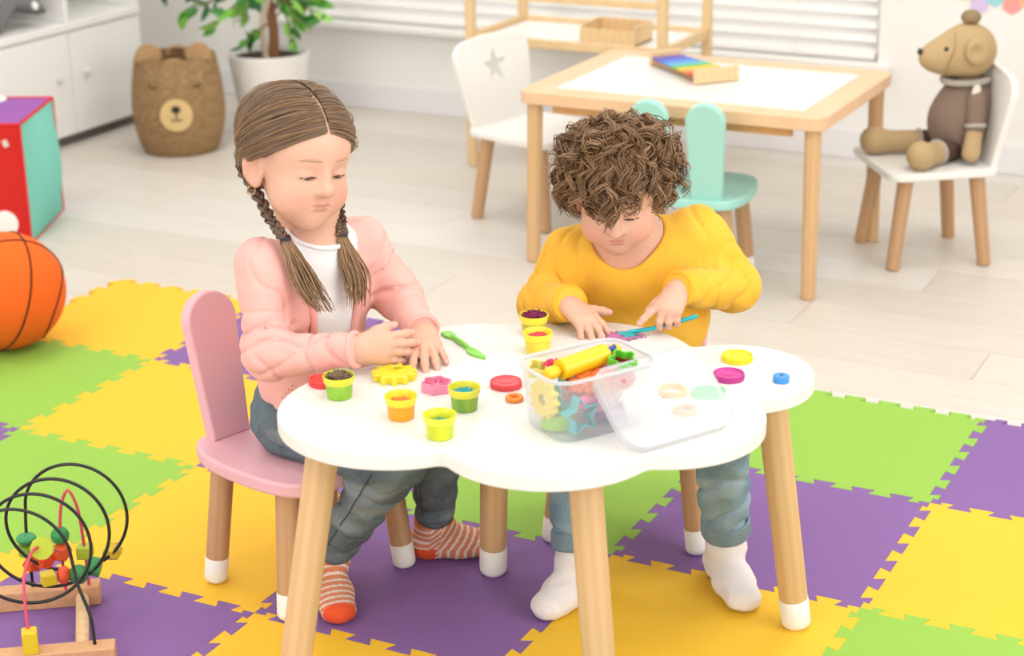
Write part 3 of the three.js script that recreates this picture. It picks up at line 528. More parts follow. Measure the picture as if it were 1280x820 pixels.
// bead maze toy
{
  const ox = -0.66, oz = 0.48, t = studio('bead_maze', 'wooden bead maze toy with black and pink wires on the mat', 'bead maze', [ox, 0, oz]);
  const L = (x, y, z) => v3(x - ox, y, z - oz);
  const bar = (x0, z0, x1, z1, h, w) => { const d = Math.hypot(x1 - x0, z1 - z0); return rbox(d, h, w, 0.002).rotateY(Math.atan2(-(z1 - z0), x1 - x0)).translate((x0 + x1) / 2 - ox, h / 2, (z0 + z1) / 2 - oz); };
  mk('base_bar', bar(-0.80, 0.405, -0.622, 0.378, 0.03, 0.03), M.block, t); mk('base_bar', bar(-0.76, 0.592, -0.562, 0.562, 0.03, 0.03), M.block, t);
  mk('dowel', tube([L(-0.647, 0.014, 0.39), L(-0.61, 0.014, 0.56)], 0.0095, 2, 16), M.pine, t);
  // black spiral: loops marching from the front bar to the back bar
  const wire = std(0x141318, 0.3), pk = std(0xd9506a, 0.35), pts = [L(-0.589, 0.02, 0.566), L(-0.595, 0.07, 0.555), L(-0.612, 0.112, 0.54)];
  const turns = 3.5, n = 84; for (let i = 0; i <= n; i++) { const s = i / n, a = 0.08 + s * (turns - 0.02) * 2 * Math.PI, cx = -0.70 + s * 0.062, cz = 0.53 - s * 0.145, R = 0.081; pts.push(L(cx + Math.cos(a) * R, 0.138 + s * 0.014 + Math.sin(a) * R * 0.98, cz)); }
  pts.push(L(-0.721, 0.11, 0.388), L(-0.72, 0.06, 0.388), L(-0.72, 0.02, 0.388));
  mk('wire', tube(pts, 0.0025, 320, 8), wire, t).userData.label = 'black spiral wire';
  mk('wire', tube([L(-0.674, 0.03, 0.582), L(-0.678, 0.09, 0.574), L(-0.68, 0.135, 0.555), L(-0.672, 0.158, 0.525), L(-0.662, 0.15, 0.5), L(-0.65, 0.13, 0.475)], 0.0024, 40, 8), pk, t).userData.label = 'pink wire arch';
  mk('wire', tube([L(-0.668, 0.03, 0.4), L(-0.668, 0.11, 0.4), L(-0.661, 0.17, 0.4), L(-0.65, 0.192, 0.4), L(-0.64, 0.17, 0.4), L(-0.637, 0.1, 0.39), L(-0.637, 0.03, 0.385)], 0.0024, 48, 8), pk, t).userData.label = 'pink wire arch';
  const bead = (g, c, x, y, z, lb) => { const m = mk('bead', g.translate(x - ox, y, z - oz), std(c, 0.38), t); m.userData.label = lb; };
  const facet = (r, f = 1) => new THREE.DodecahedronGeometry(r, 0).scale(1, f, 1);
  const drum = (r, h, n, rx = 0, rz = 0) => new THREE.CylinderGeometry(r, r, h, n).rotateX(rx).rotateZ(rz);
  bead(new THREE.SphereGeometry(0.0135, 24, 18), 0x2f8f4e, -0.668, 0.119, 0.4, 'green round bead');
  bead(facet(0.016), 0xe2592b, -0.668, 0.093, 0.402, 'orange faceted bead');
  bead(drum(0.0165, 0.016, 9, 1.15, -0.25), 0xb6c832, -0.664, 0.153, 0.51, 'lime faceted bead');
  bead(new THREE.SphereGeometry(0.0125, 20, 12).scale(1.2, 0.62, 1.2), 0x3a9a5c, -0.72, 0.112, 0.394, 'flat green bead');
  bead(drum(0.0135, 0.016, 10), 0x8fae3a, -0.72, 0.094, 0.394, 'olive bead');
  bead(facet(0.0165, 0.9), 0xdd5124, -0.712, 0.073, 0.398, 'orange faceted bead'); bead(facet(0.0155), 0xd9481f, -0.69, 0.085, 0.412, 'dark orange faceted bead');
  bead(rbox(0.02, 0.018, 0.02, 0.002).rotateY(0.5), 0xd5bb24, -0.672, 0.085, 0.47, 'yellow cube bead');
  bead(new THREE.SphereGeometry(0.0135, 18, 14).scale(0.72, 1, 1), 0xdd5124, -0.652, 0.085, 0.46, 'orange disc bead');
  bead(new THREE.SphereGeometry(0.0145, 20, 16), 0x2c7f45, -0.632, 0.083, 0.455, 'dark green round bead');
  bead(drum(0.0145, 0.02, 8, 0, 1.3), 0x2f8b4b, -0.612, 0.088, 0.44, 'green drum bead');
  bead(facet(0.0155), 0xd2b72a, -0.593, 0.092, 0.4, 'yellow faceted bead'); bead(rbox(0.022, 0.02, 0.022, 0.002), 0xb3c63c, -0.637, 0.087, 0.388, 'lime cube bead');
  bead(rbox(0.021, 0.034, 0.021, 0.002).rotateY(0.25), 0xe6c81e, -0.674, 0.047, 0.583, 'tall yellow block bead');
}
// ---------------------------------------------------------------- things on the cloud table (its top is at 0.40)
const TOP = 0.4;
const plasticM = (c, r = 0.35) => phys(c, r, { clearcoat: 0.15, clearcoatRoughness: 0.4 });
// crumbly lump of modelling dough
function doughGeo(r, h, rough, s) {
  const f = (x, y, z) => Math.hypot(x / r, (y - h * 0.15) / h, z / r) * Math.min(r, h) - Math.min(r, h) + rough * (N3(x * 190 + s, y * 190, z * 190) + 0.6 * N3(x * 420, y * 420 + s, z * 420));
  return netMesh(f, [-r * 1.6, -h * 0.4, -r * 1.6], [r * 1.6, h * 2, r * 1.6], 0.0016);
}
function doughTub(label, x, z, bodyC, rimC, doughC, fill, lump, streak) {
  const t = studio('dough_tub', label, 'dough tub', [x, TOP, z]), H = 0.0315, r0 = 0.0165, r1 = 0.0195, th = 0.0011;
  const R = y => r0 + (r1 - r0) * y / H;
  const pr = [[0, 0.0005], [r0 - 0.001, 0], [r0, 0.0012], [R(H - 0.011), H - 0.011], [R(H - 0.011) - th, H - 0.0105], [r0 - th, 0.003], [0, 0.003]];
  const b = lathe(pr, 40), A = lin(bodyC), B = lin(streak);
  paint(b, (px, py, pz) => mix(A, B, sstep(-0.1, 0.35, N3(px * 60 + x * 90, py * 50, pz * 60 + z * 70)) * 0.85));
  mk('cup', b, vc(0.45), t);
  mk('rim', lathe([[R(H - 0.011) - th, H - 0.0115], [R(H - 0.011) + 0.0004, H - 0.0115], [R(H - 0.01) + 0.0014, H - 0.0095], [r1 + 0.002, H - 0.0012], [r1 + 0.0014, H], [r1 + 0.0002, H - 0.0006], [R(H - 0.01) - th, H - 0.0105]], 40), plasticM(rimC), t).userData.label = 'yellow rim';
  const d = mk('dough', lump ? doughGeo(0.015, 0.0085, 0.0055, x * 50).translate(0, H - 0.006, 0) : doughGeo(0.0128, 0.004, 0.0022, x * 50).translate(0, fill, 0), std(doughC, 0.85, { bumpMap: grainTex, bumpScale: 0.001 }), t); void d;
  mk('filling', new THREE.CylinderGeometry(R(fill) - 0.0014, r0 - 0.0012, fill - 0.003, 32).translate(0, (fill + 0.003) / 2, 0), std(mix3(rimC, doughC, 0.25), 0.8), t);
  return t;
}
function mix3(a, b, t) { return new THREE.Color(a).lerp(new THREE.Color(b), t); }
doughTub('green dough tub with yellow rim heaped with crumbly brown dough', -0.23, 0.571, 0x9cc83c, 0xd9dc36, 0x6f5c4a, 0.025, true, 0x7cb83a);
doughTub('orange dough tub with yellow rim', -0.144, 0.646, 0xf5a51e, 0xf6dd33, 0xe8762a, 0.022, false, 0xf0981a);
doughTub('lime yellow dough tub with a trace of teal dough', -0.092, 0.711, 0xd4dc2c, 0xe3e63a, 0x2f9c8c, 0.018, false, 0xc3d22a);
doughTub('dark green dough tub with yellow rim holding teal dough', -0.063, 0.619, 0x8aae35, 0xe0dc38, 0x2596a0, 0.023, false, 0x5f9a3a);
doughTub('olive yellow dough tub heaped with dark magenta dough', 0.032, 0.337, 0xc9b43a, 0xf3e03a, 0x7c1c4c, 0.022, true, 0xb9a83c);
doughTub('yellow dough tub with pinkish red dough, close behind the clear box', 0.036, 0.412, 0xe9d648, 0xf6e23c, 0xcf4a54, 0.0245, false, 0xe0cc3c);
function tubLid(label, x, z, c, tilt = 0) {
  const t = studio('tub_lid', label, 'lid', [x, TOP, z]), r = 0.0212, pts = [[0, 0.0065], [r * 0.72, 0.0065], [r * 0.78, 0.0078], [r * 0.84, 0.0078], [r * 0.87, 0.0066], [r * 0.9, 0.0066], [r * 0.92, 0.0086], [r * 0.985, 0.0086], [r, 0.0078], [r, 0.0008], [r * 0.985, 0], [0, 0]].reverse();
  mk('cap', lathe(pts, 44), plasticM(c), t);
  const k = []; for (let i = 0; i < 56; i++) { const a = i / 56 * Math.PI * 2; k.push(new THREE.BoxGeometry(0.0008, 0.006, 0.0008).rotateY(-a).translate(Math.cos(a) * r, 0.0042, Math.sin(a) * r)); }
  mk('grip_ridges', merge(k), plasticM(c), t);
  // raised scalloped emblem in the middle of the cap
  const e = new THREE.Shape(); for (let i = 0; i <= 64; i++) { const a = i / 64 * Math.PI * 2, q = 0.0095 + 0.0014 * Math.cos(a * 6); e[i ? 'lineTo' : 'moveTo'](Math.cos(a) * q, Math.sin(a) * q * 0.62); }
  mk('embossing', extrude(e, 0.0008, 0.0002, 6, 1).translate(0, 0.0063, 0), plasticM(c), t); return t;
}
tubLid('red tub lid partly under the green tub, beside the pink sleeve', -0.254, 0.523, 0xe8423e);
tubLid('red tub lid beside the clear plastic box', -0.009, 0.541, 0xee4d57);
tubLid('yellow tub lid on the smaller lobe of the cloud table', 0.312, 0.453, 0xf4e024);
tubLid('magenta tub lid on the smaller lobe of the cloud table', 0.292, 0.523, 0xc93397);
{ // small blue button-like stamp with a slot
  const t = studio('blue_stamp', 'small round blue dough stamp with a dark slot', 'stamp', [0.361, TOP, 0.537]);
  mk('stamp_body', lathe([[0, 0], [0.0108, 0], [0.0112, 0.0006], [0.0112, 0.0085], [0.0104, 0.0095], [0.0045, 0.0095], [0.004, 0.0088], [0, 0.0088]], 36), plasticM(0x3f93e0), t);
  mk('slot', rbox(0.0018, 0.0012, 0.0085, 0.0004, 1).rotateY(-0.5).translate(0, 0.0091, 0), std(0x1f4d88, 0.6), t);
}
{ // small orange ring, half hidden by the box
  const t = mk('orange_ring', new THREE.TorusGeometry(0.009, 0.0035, 12, 28).rotateX(Math.PI / 2).translate(0, 0.0035, 0), plasticM(0xf58a2c));
  t.position.copy(R3(0.002, TOP, 0.592)); tag(t, 'small orange plastic ring peeking out beside the clear box', 'ring');
}
// outline helper for cutters
const petal = (n, r, amp, sharp = 1, m = 120) => { const p = []; for (let i = 0; i < m; i++) { const a = i / m * Math.PI * 2, c = Math.cos(a * n); p.push([Math.cos(a) * (r + amp * Math.sign(c) * Math.pow(Math.abs(c), sharp)), Math.sin(a) * (r + amp * Math.sign(c) * Math.pow(Math.abs(c), sharp))]); } return p; };
const starPts = (R, r, n = 5) => { const p = []; for (let i = 0; i < 2 * n; i++) { const q = i % 2 ? r : R, a = Math.PI / 2 + i * Math.PI / n; p.push([Math.cos(a) * q, Math.sin(a) * q]); } return p; };
function wallRing(pts, th, h) { const s = shapeOf(pts), hole = new THREE.Path(pts.map(([x, y]) => { const l = Math.hypot(x, y), k = (l - th) / l; return new THREE.Vector2(x * k, y * k); })); s.holes.push(hole); return extrude(s, h, 0.0004, 4, 1); }
{
  const t = studio('sun_cutter', 'yellow toothed sun-shaped dough cutter with a round hole', 'cutter', [-0.161, TOP, 0.505], 0.2);
  const s = shapeOf(petal(11, 0.0275, 0.0038, 0.45)); s.holes.push(new THREE.Path().absarc(0.004, 0.006, 0.0088, 0, Math.PI * 2, true));
  mk('plate', extrude(s, 0.011, 0.0012, 20, 2), plasticM(0xf0dc2e), t);
  mk('grip', lathe([[0.0085, 0.0105], [0.0105, 0.0105], [0.0105, 0.0128], [0.0085, 0.0128], [0.0085, 0.0105]], 28).translate(0.004, 0, -0.006), plasticM(0xf0dc2e), t);
}
{
  const t = studio('flower_cutter', 'pink flower-shaped dough cutter with open centre on the table', 'cutter', [-0.102, TOP, 0.552], 0.3);
  mk('wall', wallRing(petal(6, 0.019, 0.0018), 0.0018, 0.0135), plasticM(0xf291b4), t);
  mk('web', merge([0, 1, 2].map(i => new THREE.BoxGeometry(0.03, 0.009, 0.0016).rotateY(i * Math.PI / 3).translate(0, 0.0046, 0))), plasticM(0xf291b4), t);
  mk('cutter_floor', extrude(shapeOf(petal(6, 0.018, 0.0017)), 0.0016, 0.0003, 4, 1), plasticM(0xee86ac), t);
}
{ // plastic knife
  const t = studio('dough_knife', 'light green plastic dough knife with a spade end', 'knife', [-0.069, TOP, 0.384], Math.atan2(-(0.439 - 0.328), -0.041 + 0.098));
  const s = new THREE.Shape(); s.moveTo(-0.062, -0.007); s.lineTo(-0.045, -0.0085); s.lineTo(-0.034, -0.0035); s.lineTo(0.016, -0.0032); s.quadraticCurveTo(0.024, -0.0095, 0.036, -0.0085); s.quadraticCurveTo(0.054, -0.0045, 0.063, 0.003); s.lineTo(0.058, 0.006); s.lineTo(0.022, 0.0072); s.lineTo(0.016, 0.0034); s.lineTo(-0.034, 0.0034); s.lineTo(-0.042, 0.0085); s.lineTo(-0.06, 0.0085); s.quadraticCurveTo(-0.065, 0.002, -0.062, -0.007);
  mk('blade', extrude(s, 0.0042, 0.0012, 8, 2), plasticM(0x86d94e), t);
  mk('handle', taperTube([v3(-0.045, 0.0036, 0), v3(-0.01, 0.0042, 0), v3(0.028, 0.0036, 0)], s => 0.0036 * Math.sin(Math.PI * (0.08 + 0.84 * s)) + 0.0004, 20, 10), plasticM(0x86d94e), t);
}
// flattened dough in front of the curly-haired child, and his tool
{
  const t = studio('dough_patch', 'flattened purple and teal dough patch before the child in yellow', 'dough', [0.158, TOP, 0.352]);
  mk('purple_dough', doughGeo(0.03, 0.003, 0.0018, 3).scale(1, 0.6, 0.55).translate(0, 0.0012, 0), std(0xb96f9a, 0.85), t); mk('teal_dough', doughGeo(0.011, 0.003, 0.0018, 8).scale(1, 0.7, 0.7).translate(0.01, 0.003, 0.002), std(0x35a7a7, 0.85), t);
  const w = studio('dough_stick', 'turquoise plastic dough tool held by the child in yellow', 'tool', [0.212, TOP, 0.345], -0.12);
  mk('shaft', tube([[-0.045, 0.004, 0.004], [-0.01, 0.01, 0.002], [0.055, 0.026, -0.012]], 0.0032, 16, 10), plasticM(0x25b3c0), w); mk('tip_blade', rbox(0.018, 0.0025, 0.008, 0.001, 1).translate(-0.05, 0.003, 0.005), plasticM(0x25b3c0), w);
  const k = mk('dough_crumb', doughGeo(0.007, 0.0055, 0.003, 12), std(0x5e4a50, 0.9)); k.position.copy(R3(-0.136, TOP + 0.001, 0.437)); tag(k, 'dark crumb of dough between the hands of the child in pink', 'dough');
}
// clear plastic box full of cutters, and its lid
{
  const BX = 0.094, BZ = 0.67, TH = 0.534, W = 0.155, D = 0.108, H = 0.085;
  const clear = phys(0xf6f8fa, 0.2, { transmission: 0.8, thickness: 0, ior: 1.35 });
  const outline = (w, d, r, m = 10) => { const p = []; [[1, 1, 0], [-1, 1, 1], [-1, -1, 2], [1, -1, 3]].forEach(([sx, sz, q]) => { for (let i = 0; i <= m; i++) { const a = q * Math.PI / 2 + i / m * Math.PI / 2; p.push([sx * (w / 2 - r) + Math.cos(a) * r, sz * (d / 2 - r) + Math.sin(a) * r]); } }); return p; };
  const loft = rings => { const n = rings[0].length, pos = [], idx = [], uv = []; rings.forEach((rg, i) => rg.forEach(([x, y, z], j) => { pos.push(x, y, z); uv.push(j / n, i / rings.length); })); for (let i = 0; i < rings.length - 1; i++) for (let j = 0; j < n; j++) { const a = i * n + j, b = i * n + (j + 1) % n; idx.push(a, a + n, b, b, a + n, b + n); } const g = new THREE.BufferGeometry(); g.setAttribute('position', new THREE.Float32BufferAttribute(pos, 3)); g.setAttribute('uv', new THREE.Float32BufferAttribute(uv, 2)); g.setIndex(idx); g.computeVertexNormals(); return g; };
  const ring = (k, y, r, g = 0) => outline(W * k + g, D * k + g, r).map(([x, z]) => [x, y, z]);
  const t = studio('clear_box', 'clear plastic storage box filled with cutters and a rolling pin', 'box', [BX, TOP, BZ], TH);
  mk('wall', loft([ring(0.02, 0.0012, 0.0008), ring(0.8, 0.0012, 0.018), ring(0.845, 0.002, 0.02), ring(0.875, 0.006, 0.022), ring(0.93, 0.045, 0.024), ring(0.985, H, 0.026)]), clear, t).userData.label = 'clear frosted box wall';
  mk('rim', loft([ring(0.985, H - 0.004, 0.026), ring(0.985, H - 0.004, 0.027, 0.006), ring(0.985, H, 0.027, 0.0066), ring(0.985, H + 0.001, 0.027, 0.005), ring(0.985, H, 0.026, -0.002), ring(0.985, H - 0.004, 0.026)]), phys(0xf2f4f6, 0.3, { transmission: 0.55, thickness: 0, ior: 1.4 }), t);
  // lid lying against the box
  const A = R3(0.151, 0.417, 0.758), B = R3(0.293, 0.417, 0.664), Dp = R3(0.083, 0.468, 0.732), u = B.clone().sub(A).normalize(), w0 = Dp.clone().sub(A), n = w0.clone().cross(u).normalize().negate(); if (n.y < 0) n.negate(); const w = u.clone().cross(n).normalize();
  const lid = thing('box_lid', 'clear plastic lid leaning on the side of the storage box', 'lid', v3(0, 0, 0)); lid.matrixAutoUpdate = true;
  lid.position.copy(B.clone().add(Dp).multiplyScalar(0.5)); lid.quaternion.setFromRotationMatrix(new THREE.Matrix4().makeBasis(u, n, w));
  const lr = (k, y, g = 0) => outline(0.174 * k + g, 0.12 * k + g, 0.03 * Math.max(k, 0.05)).map(([x, z]) => [x, y, z]);
  mk('panel', loft([lr(0.02, 0.002), lr(0.72, 0.002), lr(0.76, 0.0012), lr(0.8, 0.0045), lr(0.93, 0.0045)]), phys(0xf6f8fa, 0.22, { transmission: 0.66, thickness: 0, ior: 1.4 }), lid);
  mk('rim', loft([lr(0.93, 0.0045), lr(0.97, 0.0058), lr(1, 0.005), lr(1.0, -0.004), lr(0.99, -0.004), lr(0.985, 0.003), lr(0.94, 0.0035)]), phys(0xf2f4f6, 0.25, { transmission: 0.68, thickness: 0, ior: 1.4 }), lid);
  // contents, in the box's axes
  const cs = Math.cos(YAW + TH), sn = Math.sin(YAW + TH), o = R3(BX, TOP, BZ);
  const inBox = (x, y, z) => v3(o.x + x * cs + z * sn, o.y + y, o.z - x * sn + z * cs);
  const item = (name, label, cat, x, y, z, yaw = 0) => thing(name, label, cat, inBox(x, y, z), YAW + TH + yaw);
  const rp = item('rolling_pin', 'yellow toy rolling pin lying on top of the box contents', 'rolling pin', -0.004, 0.082, -0.004, 0.12);
  mk('roller', new THREE.CylinderGeometry(0.0135, 0.0135, 0.074, 32).rotateZ(Math.PI / 2 + 0.05), plasticM(0xf7c916), rp);
  for (const s of [-1, 1]) mk('handle', lathe([[0, 0], [0.006, 0], [0.0062, 0.004], [0.0085, 0.009], [0.0085, 0.019], [0.0065, 0.0225], [0, 0.0235]], 24).rotateZ(s > 0 ? -Math.PI / 2 + 0.05 : Math.PI / 2 + 0.05).translate(s * 0.037, s * 0.002, 0), plasticM(0xf7c916), rp);
  const up = (name, label, geo, c, x, y, z, rx, ry, rz) => { const m = mk(name, geo, plasticM(c, 0.4)); m.position.copy(inBox(x, y, z)); m.rotation.order = 'YXZ'; m.rotation.set(rx, YAW + TH + ry, rz); return tag(m, label, 'cutter', 'cutters in the clear box'); };
  const starWall = wallRing(starPts(0.0255, 0.0135), 0.0022, 0.018).rotateX(Math.PI / 2).translate(0, 0, 0.009);
  up('star_cutter', 'turquoise star-shaped dough cutter standing against the clear box wall', starWall, 0x2fb9c4, -0.034, 0.029, 0.019, -0.1, -0.05, 0.15);
  up('scallop_cutter', 'turquoise scalloped dough cutter behind the star cutter in the box', wallRing(petal(8, 0.021, 0.002), 0.002, 0.016).rotateX(Math.PI / 2), 0x35b7bd, -0.03, 0.047, -0.002, -0.35, 0.1, 0.2);
  const sunS = shapeOf(petal(12, 0.024, 0.0025, 0.5)); sunS.holes.push(new THREE.Path().absarc(0, 0, 0.007, 0, Math.PI * 2, true));
  up('sun_cutter', 'yellow sun-shaped cutter standing inside the clear box', extrude(sunS, 0.009, 0.001, 16, 2).rotateX(Math.PI / 2).rotateY(-Math.PI / 2), 0xf1d54a, -0.059, 0.046, 0.0, 0, 0.12, 0);
  up('round_cutter', 'lime green round cutter at the bottom of the clear box', wallRing(petal(1, 0.021, 0), 0.003, 0.02), 0x9ed63f, -0.042, 0.004, -0.004, 0, 0, 0);
  up('wave_cutter', 'bright green scalloped cutter on top of the box contents', wallRing(petal(5, 0.0165, 0.003), 0.0022, 0.011), 0x5cc92f, 0.041, 0.0765, 0.019, 0.25, 0.3, 0.12);
  up('pink_roller', 'pink plastic tool lying inside the clear box', merge([tube([[-0.045, 0, 0], [0.04, 0, 0]], 0.008, 2, 16), new THREE.SphereGeometry(0.008, 14, 10).translate(-0.045, 0, 0), new THREE.SphereGeometry(0.008, 14, 10).translate(0.04, 0, 0)]), 0xee6fa2, 0.01, 0.052, 0.028, 0, 0.1, 0.18);
  up('blue_ring', 'dark blue plastic ring behind the rolling pin in the box', new THREE.TorusGeometry(0.0115, 0.0035, 12, 28).rotateX(1.2), 0x1c3f9e, 0.036, 0.088, -0.012, 0, 0.3, 0);
  up('pale_cutter', 'pale yellow cutter in the corner of the clear box', wallRing(petal(4, 0.013, 0.0025), 0.002, 0.014), 0xf2e77c, -0.052, 0.066, -0.033, 0.2, 0, 0.1);
  up('pink_cutter', 'pale pink heart-like cutter in the clear box', wallRing(petal(3, 0.018, 0.004), 0.0024, 0.012), 0xf3a3c1, 0.044, 0.062, -0.028, 0.1, 0, 0.2);
  up('violet_cutter', 'violet flower cutter low inside the clear box', wallRing(petal(6, 0.018, 0.003), 0.0024, 0.014), 0xb783c8, 0.03, 0.006, 0.008, 0, 0, 0);
  // dough shreds between the tools
  const dough = (label, c, x, y, z, r, h, s) => { const m = mk('dough_lump', doughGeo(r, h, 0.0048, s), std(c, 0.85)); m.position.copy(inBox(x, y, z)); m.rotation.y = YAW + TH; return tag(m, label, 'dough', 'dough lumps in the clear box'); };
  dough('orange crumbly dough under the rolling pin', 0xf07a34, 0.002, 0.058, 0.013, 0.034, 0.012, 2); dough('coral red crumbly dough beside the green cutter', 0xe8483a, 0.022, 0.06, 0.027, 0.022, 0.011, 5);
  dough('raspberry dough crumb in the box corner', 0xd0395f, -0.036, 0.072, -0.024, 0.011, 0.011, 9); dough('big pink dough lump in the middle of the box', 0xf2a9bd, 0.012, 0.028, -0.016, 0.04, 0.02, 14); dough('dark red dough scrap at the box end', 0xa83226, 0.058, 0.07, 0.0, 0.011, 0.009, 16);
  // cutters seen through the lid, on the table
  const under = (name, label, geo, c, x, z) => { const m = mk(name, geo, plasticM(c, 0.4)); m.position.copy(R3(x, TOP, z)); m.rotation.y = YAW; tag(m, label, 'cutter', 'cutters under the lid'); };
  under('leaf_cutter', 'mint green leaf-shaped cutter half under the clear lid', wallRing(petal(2, 0.0185, 0.004), 0.0045, 0.01), 0x69dd92, 0.258, 0.585);
  under('ring_cutter', 'orange yellow ring-shaped cutter under the clear lid', wallRing(petal(1, 0.019, 0), 0.0035, 0.008), 0xf3b63c, 0.212, 0.575);
  under('square_cutter', 'pale orange cutter under the middle of the clear lid', wallRing(petal(4, 0.0145, 0.0018), 0.0035, 0.007), 0xf2c58a, 0.222, 0.642);
}
// ---------------------------------------------------------------- people
const add = (a, b, k = 1) => [a[0] + b[0] * k, a[1] + b[1] * k, a[2] + b[2] * k];
const norm = a => { const l = Math.hypot(...a); return a.map(v => v / l); };
const cross = (a, b) => [a[1] * b[2] - a[2] * b[1], a[2] * b[0] - a[0] * b[2], a[0] * b[1] - a[1] * b[0]];
const dot3 = (a, b) => a[0] * b[0] + a[1] * b[1] + a[2] * b[2];
const lerp3 = (a, b, t) => a.map((v, i) => v + (b[i] - v) * t);
const SKIN = lin(0xdeae97), BLUSH = lin(0xdf9a88), LIP = lin(0xc8857a), NAIL = lin(0xecb3a4);
const skinMat = phys(0xffffff, 0.5, { vertexColors: true, sheen: 0.25, sheenColor: new THREE.Color(0xffd8c8), sheenRoughness: 0.5 });

const eyeMat = phys(0xffffff, 0.2, { vertexColors: true, clearcoat: 0.6 });
// hand: wrist, finger direction f, back-of-hand normal n; fingers index..little: [spread, curl at the three joints]
function handField(wrist, f, n, right, s, fingers, thumb) {
  f = norm(f); n = norm(add(n, f, -dot3(n, f))); const side = right ? cross(n, f) : cross(f, n);
  const P = (a, b, c) => add(add(add(wrist, f, a * s), side, b * s), n, c * s), palm = [], parts = [], tips = [];
  const kn = [[0.043, 0.0162, 0.001], [0.0455, 0.0055, 0.003], [0.043, -0.0055, 0.002], [0.039, -0.0152, -0.001]], len = [0.044, 0.05, 0.0455, 0.035], rad = [0.0064, 0.0066, 0.0063, 0.0057];
  const b0 = [[0, 0.009, 0], [0, 0.003, 0.001], [0, -0.004, 0.001], [0, -0.01, -0.001]];
  kn.forEach((k, i) => palm.push(cap(P(...b0[i]), P(...k), 0.0118 * s, 0.0088 * s)));
  palm.push(cap(P(-0.013, 0, 0), P(0.004, 0, 0), 0.0138 * s, 0.0142 * s));
  fingers.forEach(([spread, c1, c2, c3], i) => {
    let p = P(...kn[i]), a = 0; const segs = [], base = norm(add(f, side, spread));
    [[c1, 0.45], [c2, 0.31], [c3, 0.24]].forEach(([c, q], j) => {
      a += c; const d = norm(add(base.map(v => v * Math.cos(a)), n, -Math.sin(a))), e = add(p, d, len[i] * q * s), r = rad[i] * s;
      segs.push(cap(p, e, r * (1.06 - j * 0.07), r * (1.0 - j * 0.09))); p = e; if (j === 2) tips.push([p, d, r * 0.85]);
    });
    parts.push(join(segs, 0.003 * s));
  });
  { const [out, up, c1, c2] = thumb; let p = P(0.012, 0.0135, -0.003), d = norm(add(add(f.map(v => v * 0.75), side, out), n, up)); const segs = [];
    let e = add(p, d, 0.024 * s); segs.push(cap(p, e, 0.0098 * s, 0.0078 * s)); p = e; d = norm(add(add(d, f, c1), n, -c2)); e = add(p, d, 0.016 * s); segs.push(cap(p, e, 0.0077 * s, 0.0072 * s)); p = e;
    d = norm(add(add(d, f, c1), n, -c2)); e = add(p, d, 0.012 * s); segs.push(cap(p, e, 0.0073 * s, 0.0058 * s)); tips.push([e, d, 0.0058 * s]); parts.push(join(segs, 0.005 * s)); }
  const pm = join(palm, 0.009 * s), sdf = (x, y, z) => { let d = 1; for (const g of parts) d = smin(d, g(x, y, z), 0.0012 * s); return smin(d, pm(x, y, z), 0.006 * s); };
  const nails = tips.map(([p, d, r], i) => { const nn = i === 4 ? n : norm(add(n, d, -dot3(n, d))); return [add(add(p, nn, r * 0.9), d, r * 0.15), r]; });
  const color = (x, y, z) => { let k = 0, m = 0; for (const [p, r] of nails) { const q = Math.hypot(x - p[0], y - p[1], z - p[2]); if (q < r * 0.8) k = 1; m = Math.max(m, 1 - sstep(r, r * 2.6, q)); } return mix(mix(SKIN, BLUSH, 0.45 * m), NAIL, k * 0.8); };
  const pts = [wrist, P(-0.03, 0, 0), ...kn.map(k => P(...k)), ...tips.map(t => t[0]), P(0.03, 0.03, 0)];
  return { sdf, geo: netAround(sdf, pts, 0.02 * s, 0.0019, color) };
}
